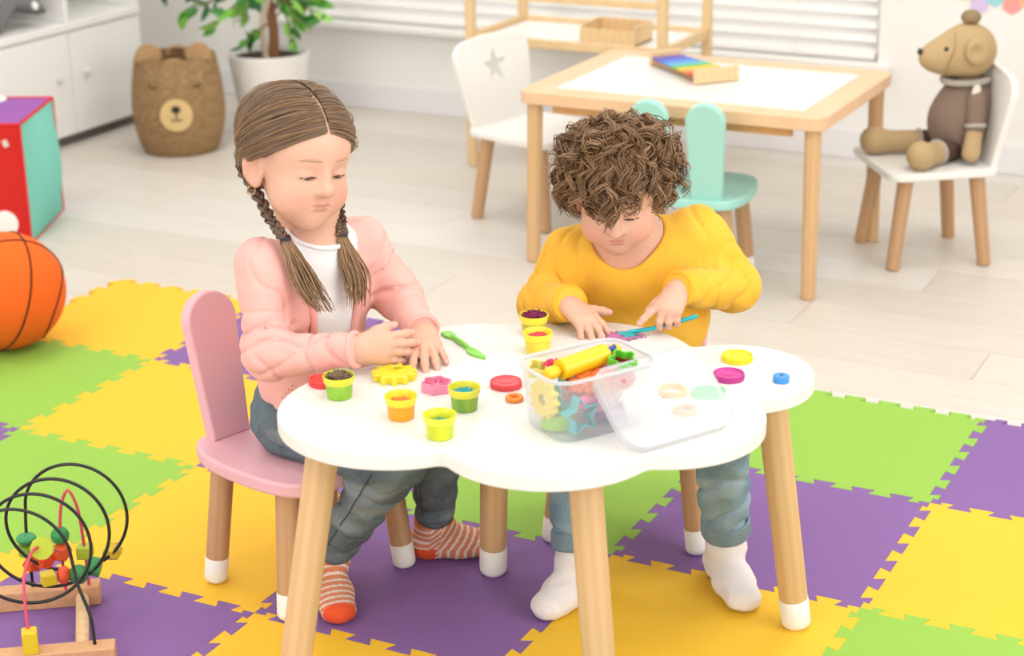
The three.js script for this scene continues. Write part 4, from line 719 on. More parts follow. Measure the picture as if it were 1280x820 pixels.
// head in its own frame: z forward, y up, x towards the child's left
function headModel(o, M4, k, neckBase) {
  const nb = fromFrame(o, M4)(...neckBase).map(v => v / k), face = join([ell([0, 0.028, -0.012], [0.0695, 0.067, 0.084]), ell([0, -0.02, 0.02], [0.0535, 0.068, 0.056]), ell([0, 0.03, 0.028], [0.053, 0.042, 0.046]), ball([-0.0285, -0.042, 0.043], 0.0285), ball([0.0285, -0.042, 0.043], 0.0285), ball([0, -0.075, 0.053], 0.0165)], 0.026);
  const nose = join([cap([0, 0.008, 0.0735], [0, -0.018, 0.0825], 0.0052, 0.0076), ball([0, -0.0225, 0.0866], 0.009), ball([0.0082, -0.0255, 0.079], 0.006), ball([-0.0082, -0.0255, 0.079], 0.006)], 0.007);
  const nostril = s => ball([s * 0.0046, -0.0312, 0.0848], 0.0023), lipU = ell([0, -0.047, 0.0722], [0.0165, 0.0024, 0.0044]), lipL = ell([0, -0.0526, 0.0718], [0.013, 0.003, 0.0046]), slit = cap([-0.0138, -0.0498, 0.0764], [0.0138, -0.0498, 0.0764], 0.0009);
  const ears = [-1, 1].map(s => { const m = eulerM(-s * 0.5, 0.0, s * -0.1), oo = [s * 0.071, -0.012, 0.0]; const a = framed(ell([0, 0, 0], [0.0078, 0.0275, 0.0185]), oo, m), b = framed(ell([s * 0.008, 0.003, 0.002], [0.0075, 0.0175, 0.0105]), oo, m), c = framed(ball([0, -0.023, 0.006], 0.0065), oo, m); return (x, y, z) => smax(smin(a(x, y, z), c(x, y, z), 0.008), -b(x, y, z), 0.004); });
  const EX = 0.0255, socket = s => ell([s * EX, -0.001, 0.09], [0.0165, 0.0098, 0.0155]), lid = s => ell([s * EX, -0.0035, 0.0632], [0.0135, 0.0098, 0.0118]), gap = s => ell([s * EX, -0.0074, 0.0725], [0.0108, 0.0023, 0.008]);
  const so = [socket(-1), socket(1)], li = [lid(-1), lid(1)], ga = [gap(-1), gap(1)], no = [nostril(-1), nostril(1)], neck = cap([0, -0.045, -0.016], nb, 0.031, 0.035);
  const local = (x, y, z) => {
    let d = face(x, y, z);
    if (z > 0.03) { d = smax(d, -so[0](x, y, z), 0.013); d = smax(d, -so[1](x, y, z), 0.013); d = smin(d, li[0](x, y, z), 0.0035); d = smin(d, li[1](x, y, z), 0.0035); d = smax(d, -ga[0](x, y, z), 0.0012); d = smax(d, -ga[1](x, y, z), 0.0012); d = smin(d, nose(x, y, z), 0.009); d = smax(d, -no[0](x, y, z), 0.002); d = smax(d, -no[1](x, y, z), 0.002); d = smin(d, lipU(x, y, z), 0.004); d = smin(d, lipL(x, y, z), 0.005); d = smax(d, -slit(x, y, z), 0.0022); }
    else { d = smin(d, ears[0](x, y, z), 0.005); d = smin(d, ears[1](x, y, z), 0.005); }
    return smin(d, neck(x, y, z), 0.022);
  };
  const sk = (x, y, z) => {
    const cheek = Math.max(0, 1 - Math.hypot((Math.abs(x) - 0.036) / 0.023, (y + 0.036) / 0.02)), l = z > 0.06 ? Math.max(1 - sstep(0.8, 1.12, Math.hypot(x / 0.0155, (y + 0.0468) / 0.0031)), 1 - sstep(0.8, 1.12, Math.hypot(x / 0.0128, (y + 0.0528) / 0.0037))) : 0;
    const nz = z > 0.07 ? Math.max(0, 1 - Math.hypot(x / 0.014, (y + 0.026) / 0.013)) * 0.35 : 0, er = Math.abs(x) > 0.07 ? 0.35 : 0, li = z > 0.06 ? Math.max(0, 1 - Math.hypot((Math.abs(x) - 0.0245) / 0.017, (y + 0.002) / 0.012)) * 0.3 : 0;
    return mix(mix(SKIN, BLUSH, clamp(cheek * 0.75 + nz + er + li)), LIP, l * 0.85);
  };
  const scaled = (x, y, z) => local(x / k, y / k, z / k) * k, sdf = framed(scaled, o, M4), inv = fromFrame(o, M4), out = toFrame(o, M4);
  const w = (x, y, z) => out([x * k, y * k, z * k]);
  const geo = netAround(sdf, [w(-0.08, -0.13, -0.1), w(0.08, 0.1, 0.1), w(-0.08, 0.1, -0.1), w(0.08, -0.13, 0.1), w(-0.08, -0.13, 0.1), w(0.08, 0.1, -0.1), w(-0.08, 0.1, 0.1), w(0.08, -0.13, -0.1)], 0.004, 0.0025, (x, y, z) => { const p = inv(x, y, z); return sk(p[0] / k, p[1] / k, p[2] / k); });
  const surfZ = (x, y) => { let lo = 0.02, hi = 0.13; for (let i = 0; i < 24; i++) { const m = (lo + hi) / 2; local(x, y, m) < 0 ? lo = m : hi = m; } return lo; };
  const arc = (pts, r, dz = 0.0004) => taperTube(pts.map(([x, y]) => v3(...w(x, y, surfZ(x, y) + dz))), typeof r === 'function' ? r : () => r, 16, 6);
  const lashes = ([-1, 1].map(s => { const p = []; for (let i = 0; i <= 8; i++) { const a = i / 4 - 1; p.push([s * EX + 0.0125 * a, -0.0052 - 0.0012 * a * a - s * a * 0.0006]); } return arc(p, t => 0.0004 * k + 0.0009 * k * Math.sin(Math.PI * t), 0.0007); }));
  const IRIS = lin(0x55504a), WHITE = lin(0xe2d8d2), eyes = [-1, 1].map(s => { const c = w(s * EX, -0.0042, 0.0622), gz = norm(add(add(w(0, -0.42, 0.9), w(0, 0, 0), -1), [0, 0, 0])); return paint(new THREE.SphereGeometry(0.0105 * k, 28, 20).translate(...c), (x, y, z) => { const d = norm([x - c[0], y - c[1], z - c[2]]), q = dot3(d, gz); return q > 0.975 ? lin(0x1e1a18) : q > 0.86 ? IRIS : WHITE; }); });
  const brows = ([-1, 1].map(s => { const p = []; for (let i = 0; i <= 8; i++) { const a = i / 8; p.push([s * (0.011 + 0.03 * a), 0.0195 + 0.0045 * Math.sin(a * 2.2) - 0.0055 * a]); } return arc(p, t => k * (0.0007 + 0.0017 * Math.sin(Math.PI * (0.15 + 0.8 * t))), -0.0006); }));
  return { sdf, geo, w, lashes, brows, eyes, local, k };
}
// one strand of hair, of a single tone between c0 and c1 from root to tip
function strand(pts, rad, c0, c1, seg = 12, sides = 4) { const c = mix(c0, c1, rr(0.25, 0.75)); return paint(taperTube(pts, rad, seg, sides), () => c); }
const hairMat = phys(0xffffff, 0.42, { vertexColors: true, sheen: 0.2, sheenColor: new THREE.Color(0xd8b48c) });
const clothMat = () => phys(0xffffff, 0.9, { vertexColors: true, bumpMap: clothBump, bumpScale: 0.0003, sheen: 0.35, sheenRoughness: 0.6, sheenColor: new THREE.Color(0xffffff) });
const crease = (f, amp, fr, s = 0) => (x, y, z) => { const d = f(x, y, z); return d > 0.03 || d < -0.03 ? d : d + amp * (N3(x * fr + s, y * fr * 1.7, z * fr) + 0.5 * N3(x * fr * 2.3, y * fr * 3 + s, z * fr * 2.3)); };
// sharp-valleyed folds running along a slanted grain
const ridge = (f, amp, fr, s) => (x, y, z) => { const d = f(x, y, z); return Math.abs(d) > 0.025 ? d : d + amp * Math.pow(1 - Math.abs(N3((x - y * 0.5) * fr + s, (y + x * 0.5) * fr * 0.55, z * fr)), 6); };
// folds that ring a limb between a and b
const ringFolds = (f, a, b, amp, wl, tilt = 0.4) => { const d = norm(add(b, a, -1)), L = Math.hypot(...add(b, a, -1)); return (x, y, z) => { const v = f(x, y, z); if (Math.abs(v) > 0.02) return v; const t = dot3([x - a[0], y - a[1], z - a[2]], d); if (t < -0.01 || t > L + 0.01) return v; const n = N3(x * 15, y * 15, z * 15), e = sstep(-0.01, 0.015, t) * (1 - sstep(L - 0.015, L + 0.01, t)); return v + e * amp * (2.2 * Math.pow(1 - Math.abs(Math.sin((t / wl * 0.75 + n * 1.1 + tilt * (x + z) * 9) * Math.PI)), 2.4) - 0.5); }; };
// a person: skin mesh first, clothes and hair as children; everything is given in studio axes
function person(label, base) {
  const g = studio('person', label, 'person', base);
  const part = (name, geo, mat, parent, lb) => { geo.translate(-base[0], -base[1], -base[2]); const m = mk(name, geo, mat, parent || g); if (lb) m.userData.label = lb; return m; };
  return { g, part };
}
const denim = (base, dark, light, s) => (x, y, z) => mix(mix(base, dark, 0.55 * sstep(-0.2, 0.5, N3(x * 22 + s, y * 16, z * 22))), light, 0.5 * sstep(0.05, 0.55, N3(x * 14, y * 30 + s, z * 14)) + 0.18 * N3(x * 310, y * 310, z * 310));
// sock and foot along ankle, heel, toe
function footField(ank, heel, toe, r) { const d = norm([toe[0] - heel[0], 0, toe[2] - heel[2]]), s = [-d[2], 0, d[0]], mid = lerp3(heel, toe, 0.55);
  return join([cap(add(ank, [0, 0.03, 0]), ank, r * 0.9, r), cap(ank, heel, r, r * 0.96), cap(ank, add(mid, [0, r * 0.35, 0]), r * 0.85, r * 0.62), cap(heel, add(mid, s, r * 0.25), r * 0.86, r * 0.8), cap(heel, add(mid, s, -r * 0.25), r * 0.86, r * 0.8), cap(add(mid, s, r * 0.3), add(toe, s, r * 0.42), r * 0.78, r * 0.56), cap(add(mid, s, -r * 0.3), add(toe, s, -r * 0.42), r * 0.78, r * 0.58), cap(mid, add(toe, d, r * 0.3), r * 0.75, r * 0.52)], 0.014); }
const floored = (f, y0) => (x, y, z) => smax(f(x, y, z), y0 - y, 0.006);

// ---- child in the pink cardigan
{
  const { g, part } = person('child with long braids in a pink cardigan and jeans, seated on the pink chair', [-0.30, 0, 0.30]);
  const o = [-0.30, 0, 0.30], BM = eulerM(0.8, 0), b = toFrame(o, BM), fr = f => framed(f, o, BM), iv = fromFrame(o, BM);
  const HO = [-0.295, 0.674, 0.355], HM = eulerM(0.65, 0.14, -0.12), head = headModel(HO, HM, 0.97, b([-0.016, 0.525, 0.038]));
  // arms and legs
  const Sr = [-0.349, 0.535, 0.405], Er = [-0.342, 0.412, 0.442], Wr = [-0.222, 0.4345, 0.485], Sl = [-0.216, 0.525, 0.268], El = [-0.165, 0.446, 0.292], Wl = [-0.128, 0.431, 0.392];
  const Hr = [-0.332, 0.272, 0.335], Kr = [-0.172, 0.25, 0.445], Ar = [-0.274, 0.075, 0.376], Hl = [-0.265, 0.272, 0.265], Kl = [-0.115, 0.255, 0.335], Al = [-0.124, 0.075, 0.262];
  const rh = handField([-0.214, 0.434, 0.483], [0.97, -0.03, -0.2], [0.2, 0.3, 0.93], true, 0.95, [[0.1, 0.12, 0.25, 0.15], [0.0, 0.15, 0.28, 0.15], [-0.06, 0.18, 0.28, 0.15], [-0.17, 0.2, 0.28, 0.15]], [0.42, -0.12, 0.6, 0.15]);
  const lh = handField([-0.126, 0.428, 0.4], [0.16, -0.14, 0.97], [0.05, 0.98, 0.18], false, 0.95, [[0.22, 0.28, 0.22, 0.1], [0.04, 0.26, 0.22, 0.1], [-0.13, 0.26, 0.22, 0.1], [-0.36, 0.28, 0.2, 0.1]], [0.7, -0.25, 0.3, 0.1]);
  const trunk = fr(join([ell([0, 0.30, 0], [0.08, 0.07, 0.07]), ell([-0.005, 0.37, 0.014], [0.073, 0.08, 0.06]), ell([-0.014, 0.465, 0.034], [0.076, 0.085, 0.052]), cap([-0.083, 0.528, 0.045], [0.055, 0.528, 0.045], 0.03), cap([-0.016, 0.53, 0.045], [-0.014, 0.595, 0.05], 0.04, 0.034)], 0.03));
  const limbs = join([cap(Sr, Er, 0.026, 0.022), cap(Er, Wr, 0.022, 0.013), cap(Sl, El, 0.026, 0.022), cap(El, Wl, 0.022, 0.013), cap(Hr, Kr, 0.045, 0.034), cap(Kr, Ar, 0.034, 0.02), cap(Hl, Kl, 0.045, 0.034), cap(Kl, Al, 0.034, 0.02)], 0.02);
  const bodyGeo = netMesh(join([trunk, limbs], 0.02), [-0.42, 0.05, 0.15], [-0.05, 0.62, 0.56], 0.006, () => SKIN);
  const body = part('body', merge([head.geo, rh.geo, lh.geo, bodyGeo]), skinMat); body.userData.label = 'fair skin of face, neck and hands';
  for (const q of head.lashes) part('eyelashes', q, std(0x4a3226, 0.7), body); for (const q of head.brows) part('eyebrow', q, std(0xbb9272, 0.85), body); for (const q of head.eyes) part('eye', q, eyeMat, body);
  { // small hoop under the ear
    const p = head.w(-0.074, -0.045, 0.006); part('earring', new THREE.TorusGeometry(0.0062, 0.0007, 8, 28).rotateY(0.6).translate(p[0], p[1], p[2]), std(0xc9b48a, 0.25, { metalness: 1 }), body);
  }
  // white shirt
  const shirtB = join([ell([-0.005, 0.35, 0.016], [0.079, 0.1, 0.067]), ell([-0.014, 0.465, 0.036], [0.08, 0.09, 0.059]), cap([-0.08, 0.525, 0.045], [0.052, 0.525, 0.045], 0.033)], 0.03);
  const neckTop = z => 0.567 - 0.42 * (z - 0.05), shirtN = join([shirtB, cap([-0.015, 0.52, 0.043], [-0.014, 0.575, 0.05], 0.05, 0.0435)], 0.018);
  const shirt = fr((x, y, z) => smax(smax(crease(shirtN, 0.0018, 20)(x, y, z), y - neckTop(z), 0.003), 0.236 - y, 0.004));
  part('shirt', netMesh(shirt, [-0.44, 0.2, 0.14], [-0.14, 0.6, 0.5], 0.0042, () => lin(0xf1f0f2)), clothMat(), g, 'white crew-neck shirt');
  { // ribbed neckline where the shirt ends
    const p = []; for (let i = 0; i < 48; i++) { const a = i / 48 * Math.PI * 2; let lo = 0.0, hi = 0.15; for (let q = 0; q < 18; q++) { const m = (lo + hi) / 2, z = 0.048 + Math.cos(a) * m; shirtN(-0.014 + Math.sin(a) * m, neckTop(z) - 0.001, z) < 0 ? lo = m : hi = m; } const z = 0.048 + Math.cos(a) * lo; p.push(v3(...b([-0.014 + Math.sin(a) * lo * 0.985, neckTop(z) - 0.001, 0.048 + Math.cos(a) * lo * 0.985]))); }
    part('shirt_collar', tube(p, 0.0036, 96, 8, true), std(0xefeef0, 0.9), g, 'white ribbed neckline'); }
  // cardigan: open front over the shirt
  const cardT = fr((x, y, z) => { const t = join([ell([-0.005, 0.345, 0.016], [0.089, 0.115, 0.077]), ell([-0.014, 0.465, 0.036], [0.089, 0.094, 0.067])], 0.03)(x, y, z), open = 0.034 + 0.012 * sstep(0.4, 0.55, y) + 0.01 * sstep(0.36, 0.27, y), e = Math.max(Math.abs(x + 0.022) - open, 0.012 - z); const t2 = smin(t, cap([-0.095, 0.52, 0.04], [0.066, 0.522, 0.04], 0.04)(x, y, z), 0.03); return smax(smax(t2, -e, 0.006), 0.247 - y + 0.02 * z, 0.006); });
  const armR = ringFolds(ringFolds(join([cap(Sr, Er, 0.036, 0.032), cap(Er, Wr, 0.032, 0.0255)], 0.02), lerp3(Sr, Er, 0.5), Er, 0.0028, 0.03), Er, Wr, 0.0022, 0.034, -0.3), armL = ringFolds(ringFolds(join([cap(Sl, El, 0.035, 0.0315), cap(El, Wl, 0.0315, 0.0245)], 0.02), lerp3(Sl, El, 0.35), El, 0.003, 0.028), lerp3(El, Wl, 0.05), Wl, 0.0018, 0.03);
  const nk = fr(cap([-0.014, 0.53, 0.052], [-0.012, 0.62, 0.064], 0.049, 0.056)), fw = norm(add(Wr, Er, -1)), fl = norm(add(Wl, El, -1)), wrE = add(Wr, fw, 0.012), wlE = add(Wl, fl, 0.008);
  const card = (x, y, z) => { const aR = smax(armR(x, y, z), dot3([x - wrE[0], y - wrE[1], z - wrE[2]], fw), 0.003), aL = smax(armL(x, y, z), dot3([x - wlE[0], y - wlE[1], z - wlE[2]], fl), 0.003); return smin(smax(cardT(x, y, z), -nk(x, y, z), 0.005), Math.min(aR, aL), 0.022); };
  const PINK = lin(0xf4b3ac), PINK2 = lin(0xf6bdb4);
  part('cardigan', netMesh(ridge(crease(card, 0.0012, 20, 5), 0.0045, 12, 2), [-0.45, 0.2, 0.13], [-0.06, 0.62, 0.56], 0.0038, (x, y, z) => mix(PINK, PINK2, 0.5 + 0.5 * N3(x * 30, y * 30, z * 30))), clothMat(), g, 'open pale pink knitted cardigan');
  for (const s of [-1, 1]) { // knitted bands along the open edges
    const p = []; for (let i = 0; i <= 16; i++) { const y = 0.262 + i * 0.0175, open = 0.035 + 0.012 * sstep(0.4, 0.55, y) + 0.01 * sstep(0.36, 0.27, y), x = -0.022 + s * open; let lo = 0, hi = 0.2; const f = join([ell([-0.005, 0.345, 0.016], [0.089, 0.115, 0.077]), ell([-0.014, 0.465, 0.036], [0.089, 0.094, 0.067])], 0.03); for (let q = 0; q < 20; q++) { const m = (lo + hi) / 2; f(x, y, m) < 0 ? lo = m : hi = m; } p.push(v3(...b([x, y, lo - 0.003]))); }
    part('front_band', taperTube(p, () => 0.0058, 40, 8, 0.8), std(0xf2b0a9, 0.9), g);
  }
  for (const [e, d, r] of [[wrE, fw, 0.0255], [wlE, fl, 0.0248]]) { const q = new THREE.Quaternion().setFromUnitVectors(v3(0, 0, 1), v3(...d)); part('cuff', new THREE.TorusGeometry(r - 0.003, 0.0042, 10, 40).applyQuaternion(q).translate(e[0] - d[0] * 0.004, e[1] - d[1] * 0.004, e[2] - d[2] * 0.004), std(0xf3b2ab, 0.9), g); }
  // perforated diamond motif near the hem
  { const q = []; for (let i = -3; i <= 3; i++) for (let j = -3; j <= 3; j++) if (Math.abs(i) + Math.abs(j) <= 3) { const y = 0.33 + j * 0.0065, a = -0.95 + i * 0.055; let lo = 0, hi = 0.15; const f = join([ell([-0.005, 0.345, 0.016], [0.089, 0.115, 0.077]), ell([-0.014, 0.465, 0.036], [0.089, 0.094, 0.067])], 0.03); for (let s = 0; s < 18; s++) { const m = (lo + hi) / 2; f(Math.sin(a) * m, y, Math.cos(a) * m) < 0 ? lo = m : hi = m; } q.push(new THREE.SphereGeometry(0.0011, 8, 6).translate(...b([Math.sin(a) * (lo + 0.0012), y, Math.cos(a) * (lo + 0.0012)]))); } part('eyelet_motif', merge(q), std(0xc98078, 0.9), g, 'diamond of small eyelets'); }
  // jeans
  const jR = ringFolds(join([cap(Hr, Kr, 0.054, 0.043), cap(Kr, Ar, 0.043, 0.0285)], 0.02), lerp3(Kr, Ar, -0.1), Ar, 0.0022, 0.028), jL = ringFolds(join([cap(Hl, Kl, 0.054, 0.043), cap(Kl, Al, 0.042, 0.0285)], 0.02), lerp3(Kl, Al, 0.1), Al, 0.002, 0.03), dR = norm(add(Ar, Kr, -1)), dL = norm(add(Al, Kl, -1));
  const jeans = (x, y, z) => smin(fr(ell([0, 0.29, -0.005], [0.085, 0.065, 0.076]))(x, y, z), Math.min(smax(jR(x, y, z), dot3([x - Ar[0], y - Ar[1], z - Ar[2]], dR) + 0.004, 0.003), smax(jL(x, y, z), dot3([x - Al[0], y - Al[1], z - Al[2]], dL) + 0.004, 0.003)), 0.016);
  const dn = denim(lin(0x667580), lin(0x424e59), lin(0xa3afb6), 3);
  const jm = phys(0xffffff, 0.9, { vertexColors: true, bumpMap: clothBump, bumpScale: 0.0005 });
  part('jeans', netMesh(crease(jeans, 0.0035, 26, 9), [-0.42, 0.06, 0.15], [-0.05, 0.37, 0.52], 0.0036, dn), jm, g, 'dark washed grey-blue jeans');
  for (const [A, d] of [[Ar, dR], [Al, dL]]) { const q = new THREE.Quaternion().setFromUnitVectors(v3(0, 0, 1), v3(...d)); part('frayed_hem', merge([new THREE.TorusGeometry(0.0275, 0.0026, 8, 40).applyQuaternion(q).translate(A[0] - d[0] * 0.006, A[1] - d[1] * 0.006, A[2] - d[2] * 0.006)]), std(0x59636c, 1, { bumpMap: grainTex, bumpScale: 0.002 }), g); }
  for (const [K, A] of [[Kr, Ar], [Kl, Al]]) { const n = norm([-0.55, 0, 0.83]), p = []; for (let i = 0; i <= 10; i++) { const t = i / 10 * 0.93; let lo = 0, hi = 0.06; const c = lerp3(K, A, t); for (let q = 0; q < 18; q++) { const m = (lo + hi) / 2; jeans(...add(c, n, m)) < 0 ? lo = m : hi = m; } p.push(v3(...add(c, n, lo + 0.0003))); } part('seam', taperTube(p, () => 0.0011, 30, 6), std(0x46525c, 0.9), g); }
  // striped socks
  const feet = [[[-0.276, 0.062, 0.374], [-0.284, 0.0245, 0.352], [-0.259, 0.0165, 0.452], 'striped orange sock, toes towards the viewer'], [[-0.126, 0.062, 0.256], [-0.137, 0.0245, 0.247], [-0.045, 0.0165, 0.238], 'striped orange sock under the table']];
  for (const [ank, heel, toe, lb] of feet) {
    const f = floored(footField(ank, heel, toe, 0.0265), 0.001), d = norm(add(toe, heel, -1)), O = lin(0xe08c66), W = lin(0xf3e7e2), D = lin(0xe8562c), L = Math.hypot(...add(toe, heel, -1));
    part('sock', netAround(f, [ank, heel, toe, add(ank, [0, 0.05, 0])], 0.034, 0.0024, (x, y, z) => {
      const a = dot3([x - heel[0], y - heel[1], z - heel[2]], d), s = a < 0.018 ? 0.06 - y + Math.max(0, a) * 0.9 : 0.06 - Math.max(y - 0.02, 0) * 0.55 + a * 0.8; if (a > L + 0.007) return D; if (a < 0.012 && y < 0.026) return D; if (y > 0.066) return lin(0xe07a4c);
      const ph = ((s / 0.0105) % 1 + 1) % 1; return mix(W, O, sstep(0.24, 0.34, ph) * (1 - sstep(0.92, 1, ph)));
    }), clothMat(), g, lb);
  }
  // hair: smooth cap, parted in the middle
  const HB = lin(0x4c392d), HM1 = lin(0x624d3f), HL = lin(0x8b6d52), GOLD = lin(0xc39662), k = head.k, scalp = lin(0xd9b59c);
  const cran = ell([0, 0.03, -0.013], [0.0765, 0.0715, 0.089]), line = [[-0.09, -0.05], [-0.06, -0.045], [-0.025, -0.03], [0, 0.006], [0.018, 0.036], [0.04, 0.0605], [0.06, 0.069], [0.075, 0.08], [0.2, 0.2]];
  const lineAt = y => { for (let i = 1; i < line.length; i++) if (y < line[i][0]) { const t = clamp((y - line[i - 1][0]) / (line[i][0] - line[i - 1][0])); return line[i - 1][1] + (line[i][1] - line[i - 1][1]) * t; } return 0.2; };
  const capF = (x, y, z) => { x /= k; y /= k; z /= k; let d = cran(x, y, z) ; d = smin(d, ell([0, -0.015, -0.045], [0.062, 0.055, 0.052])(x, y, z), 0.02); return smax(d, (z - lineAt(y)) * 0.75, 0.006) * k; };
  const hInv = fromFrame(HO, HM), hair = part('hair', netAround(framed(capF, HO, HM), [head.w(-0.09, -0.09, -0.11), head.w(0.09, 0.11, 0.1), head.w(-0.09, 0.11, -0.11), head.w(0.09, -0.09, 0.1), head.w(0.09, 0.11, -0.11), head.w(-0.09, 0.11, 0.1), head.w(-0.09, -0.09, 0.1), head.w(0.09, -0.09, -0.11)], 0.004, 0.0032, (x, y, z) => { const p = hInv(x, y, z); return Math.abs(p[0]) < 0.0034 && p[1] > 0.03 && p[2] > -0.05 ? scalp : mix(HB, HM1, 0.6 + 0.4 * N3(p[0] * 40, p[1] * 40, p[2] * 40)); }), hairMat, g, 'light brown hair parted in the middle');
  const surf = (dir, lift) => { const c = [0, 0.015, -0.012], d = norm(dir); let lo = 0.02, hi = 0.16; for (let i = 0; i < 22; i++) { const m = (lo + hi) / 2, p = add(c, d, m); Math.min(cran(...p), ell([0, -0.015, -0.045], [0.062, 0.055, 0.052])(...p)) < 0 ? lo = m : hi = m; } return head.w(...add(c, d, lo + lift)); };
  const list = [];
  for (const s of [-1, 1]) for (let i = 0; i < 420; i++) {
    const q = rnd(), th = 1.1 - Math.pow(q, 1.15) * 3.75, c0 = mix(HB, HM1, rnd() * 1.1), c1 = mix(HM1, HL, rnd() * 1.1);
    // from the parting (polar angle th in the y-z plane) to the knot behind the ear
    const A = norm([s * rr(0.014, 0.036), Math.cos(th), Math.sin(th)]), E = norm([s * 0.80 + rr(-0.05, 0.05), -0.36 + rr(-0.12, 0.1), -0.38 + rr(-0.12, 0.06)]);
    const fly = rnd() < 0.14, thick = rr(0.4, 1.5), bow = rr(-0.03, 0.035), P = [], li = rr(0.0002, 0.003);
    for (let j = 0; j <= 7; j++) { const t = j / 7, d = add(A.map(v => v * (1 - t)), E, t); d[2] += Math.sin(Math.PI * t) * (0.10 * clamp(A[2]) + bow); d[1] += Math.sin(Math.PI * t) * 0.05; P.push(v3(...surf(d, li + 0.0012 * Math.sin(Math.PI * t) + (fly ? 0.006 * Math.sin(Math.PI * t) * rr(0.2, 1) : 0) + 0.008 * sstep(0.4, 0.72, t) * (1 - sstep(0.8, 1, t)) * sstep(0.1, 0.8, A[2])))); }
    list.push(strand(P, t => k * (fly ? 0.0005 : 0.001 + 0.0009 * thick * Math.sin(Math.PI * t)), c0, fly ? mix(HL, GOLD, rnd()) : c1, 14, 4));
  }
  part('hair_strands', merge(list), hairMat, hair);
  // braids with a tied tail
  const braids = [
    [[head.w(-0.066, -0.03, -0.03), [-0.351, 0.632, 0.382], [-0.335, 0.606, 0.403], [-0.321, 0.588, 0.415], [-0.309, 0.575, 0.424]], [[-0.309, 0.575, 0.424], [-0.294, 0.542, 0.434], [-0.276, 0.504, 0.44], [-0.259, 0.474, 0.442]]],
    [[head.w(0.066, -0.028, -0.026), [-0.242, 0.593, 0.34], [-0.239, 0.575, 0.356], [-0.237, 0.562, 0.364]], [[-0.237, 0.562, 0.364], [-0.228, 0.53, 0.376], [-0.218, 0.498, 0.386], [-0.218, 0.464, 0.39]]],
  ];
  for (const [path, tail] of braids) {
    const c = new THREE.CatmullRomCurve3(path.map(p => v3(...p))), L = c.getLength(), n = 60, locks = [], turns = L / 0.034;
    for (let q = 0; q < 3; q++) {
      const P = []; for (let i = 0; i <= n; i++) { const t = i / n, p = c.getPoint(t), T = c.getTangent(t), X = v3(0.8, 0, -0.6).sub(T.clone().multiplyScalar(v3(0.8, 0, -0.6).dot(T))).normalize(), Z = X.clone().cross(T), a = t * turns * Math.PI * 2 + q * Math.PI * 2 / 3, w = 0.0062; P.push(p.clone().addScaledVector(X, Math.sin(a) * w).addScaledVector(Z, Math.sin(2 * a) * w * 0.55)); }
      for (let h = 0; h < 4; h++) { const off = v3(rr(-1, 1), rr(-1, 1), rr(-1, 1)).multiplyScalar(0.0021), c0 = mix(HB, HM1, rnd()), c1 = mix(HM1, HL, rnd()); locks.push(strand(P.map(p => p.clone().add(off)), t => 0.0031 * (1 - 0.25 * t), c0, c1, 90, 5)); }
    }
    part('braid', merge(locks), hairMat, hair, 'plaited braid');
    const e = path[path.length - 1]; part('hair_tie', new THREE.TorusGeometry(0.0062, 0.0022, 8, 20).rotateX(1.2).translate(...e), std(0x35343c, 0.7), hair);
    const T = []; for (let i = 0; i < 130; i++) {
      const ang = rr(0, 6.28), r0 = Math.sqrt(rnd()) * 0.0065, sp = rr(1.2, 2.6), cut = rr(0.6, 1.04), ph = rr(0, 6), c0 = mix(HM1, HL, rnd()), c1 = mix(HL, GOLD, rnd());
      const cu = new THREE.CatmullRomCurve3(tail.map(p => v3(...p))), P = []; for (let j = 0; j <= 6; j++) { const t = j / 6 * cut, k2 = r0 * (1 + sp * Math.sin(Math.PI * Math.min(1, t * 0.75))), p = cu.getPoint(t); P.push(p.add(v3(Math.cos(ang) * k2 + 0.0018 * Math.sin(t * 9 + ph), 0, Math.sin(ang) * k2 * 0.55))); }
      T.push(strand(P, t => 0.0012 * (1 - 0.75 * t) + 0.0002, c0, c1, 10, 3));
    }
    part('hair_tail', merge(T), hairMat, hair, 'loose golden-brown hair tail');
  }
}

